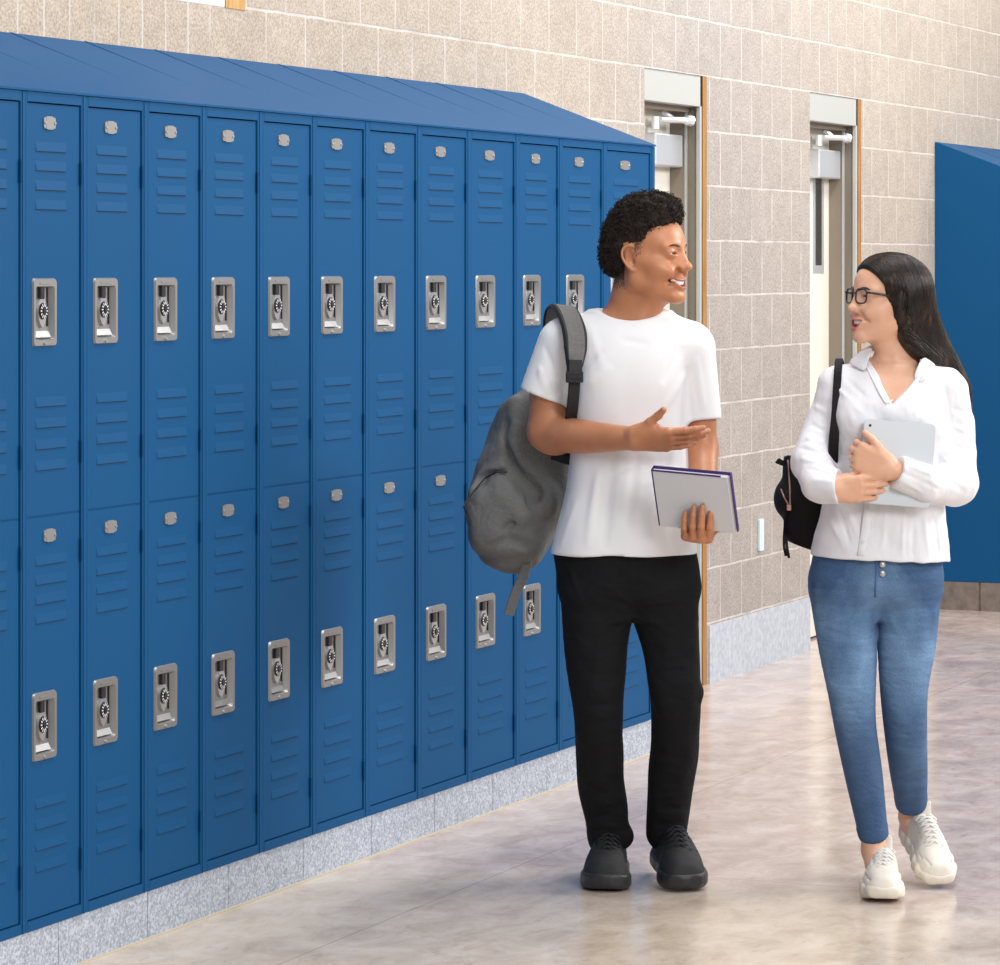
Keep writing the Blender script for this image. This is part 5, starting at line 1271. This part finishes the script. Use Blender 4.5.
# black bag on her shoulder
m_bag = M('black_leather', (0.008, 0.007, 0.008), 0.6, Specular_IOR_Level=0.15); m_pink = M('rose_zip', srgb(176, 140, 134), 0.4, 0.3); m_rose = M('rose_gold', srgb(214, 168, 156), 0.3, 0.8)
hbo = P2(802, 505, -0.12)
hb = tag(thing_at('handbag', hbo, Wd2), 'black leather bag with pink zip and tassels hanging behind the arm of the long-haired person', 'bag')
hbs = [U(loft([row(P2, y, a, c, -0.145, ry) for y, a, c, ry in ((556, 806, 826, .05), (548, 792, 832, .075), (538, 786, 836, .085), (515, 784, 838, .09), (490, 783, 838, .09), (468, 783, 834, .07), (456, 784, 820, .04))], 2.6, caps=[(P2(786, 543, 0), nrm(V3(-0.33, 0, -0.95)))]), 0),
       U(ell(P2(784, 499, -0.125), (0.026, 0.06, 0.040)), 0.03), S(cone(P2(787, 541, -0.03), P2(812, 500, -0.01), 0.003), 0.003)]
sdf_obj('bag_body', hbs, 0.0032, m_bag, hb, shift=hbo)
hf = lambda x, y, o=0.003: front(hbs, P2, x, y, o)
b = MB(); b.tube([hf(788, 460), hf(789, 475), hf(790, 490), hf(790, 504)], 0.0020, 6); b.tube([hf(781, 489), hf(784, 497), hf(789, 506)], 0.0020, 6); b.build('zip', m_pink, hb, shift=hbo)
b = MB(); p = hf(789, 507, 0.006); b.box(p[0]-0.006, p[0]+0.006, p[1]-0.003, p[1]+0.003, p[2]-0.009, p[2]+0.006, bev=0.002); b.build('zip_pull', m_rose, hb, shift=hbo)
b = MB(); ribbon(b, [hf(787, 510, 0.004), hf(784.5, 530, 0.004), P2(784, 545, -0.03), P2(786, 556, -0.03)], X_, 0.007, 0.002); ribbon(b, [hf(787, 512, 0.006), hf(786, 530, 0.006), P2(787, 546, -0.025), P2(789, 558, -0.025)], X_, 0.007, 0.002)
b.build('tassel', m_bag, hb, shift=hbo)
b = MB(); b.bm(flap([P2(775, 463, -0.05), P2(779, 458, -0.05), P2(784, 461, -0.055), P2(787, 458, -0.05), P2(787, 466, -0.05), P2(782, 466, -0.05)])); ribbon(b, [P2(784, 462, -0.08), P2(788, 456, -0.08), P2(792, 460, -0.08)], V3(0, 1, 0), 0.03, 0.004)
b.build('top_handle', m_bag, hb, shift=hbo)
ws_ = lambda x, y, o=0.004: front(sh, P2, x, y, o)
b = MB(); ribbon(b, [P2(842, 372, -0.09), P2(840, 361, -0.04), P2(839, 360, 0.0), ws_(838, 372, 0.006), ws_(837, 390, 0.006), ws_(836, 415, 0.006), P2(834, 438, 0.085), P2(833, 462, 0.07), P2(831, 478, 0.03), P2(826, 500, 0.0)], nrm(V3(1, 0.1, 0)), [0.020]*4+[0.021, 0.023, 0.026, 0.027, 0.024, 0.02], 0.004)
b.build('shoulder_strap', m_bag, hb, shift=hbo)
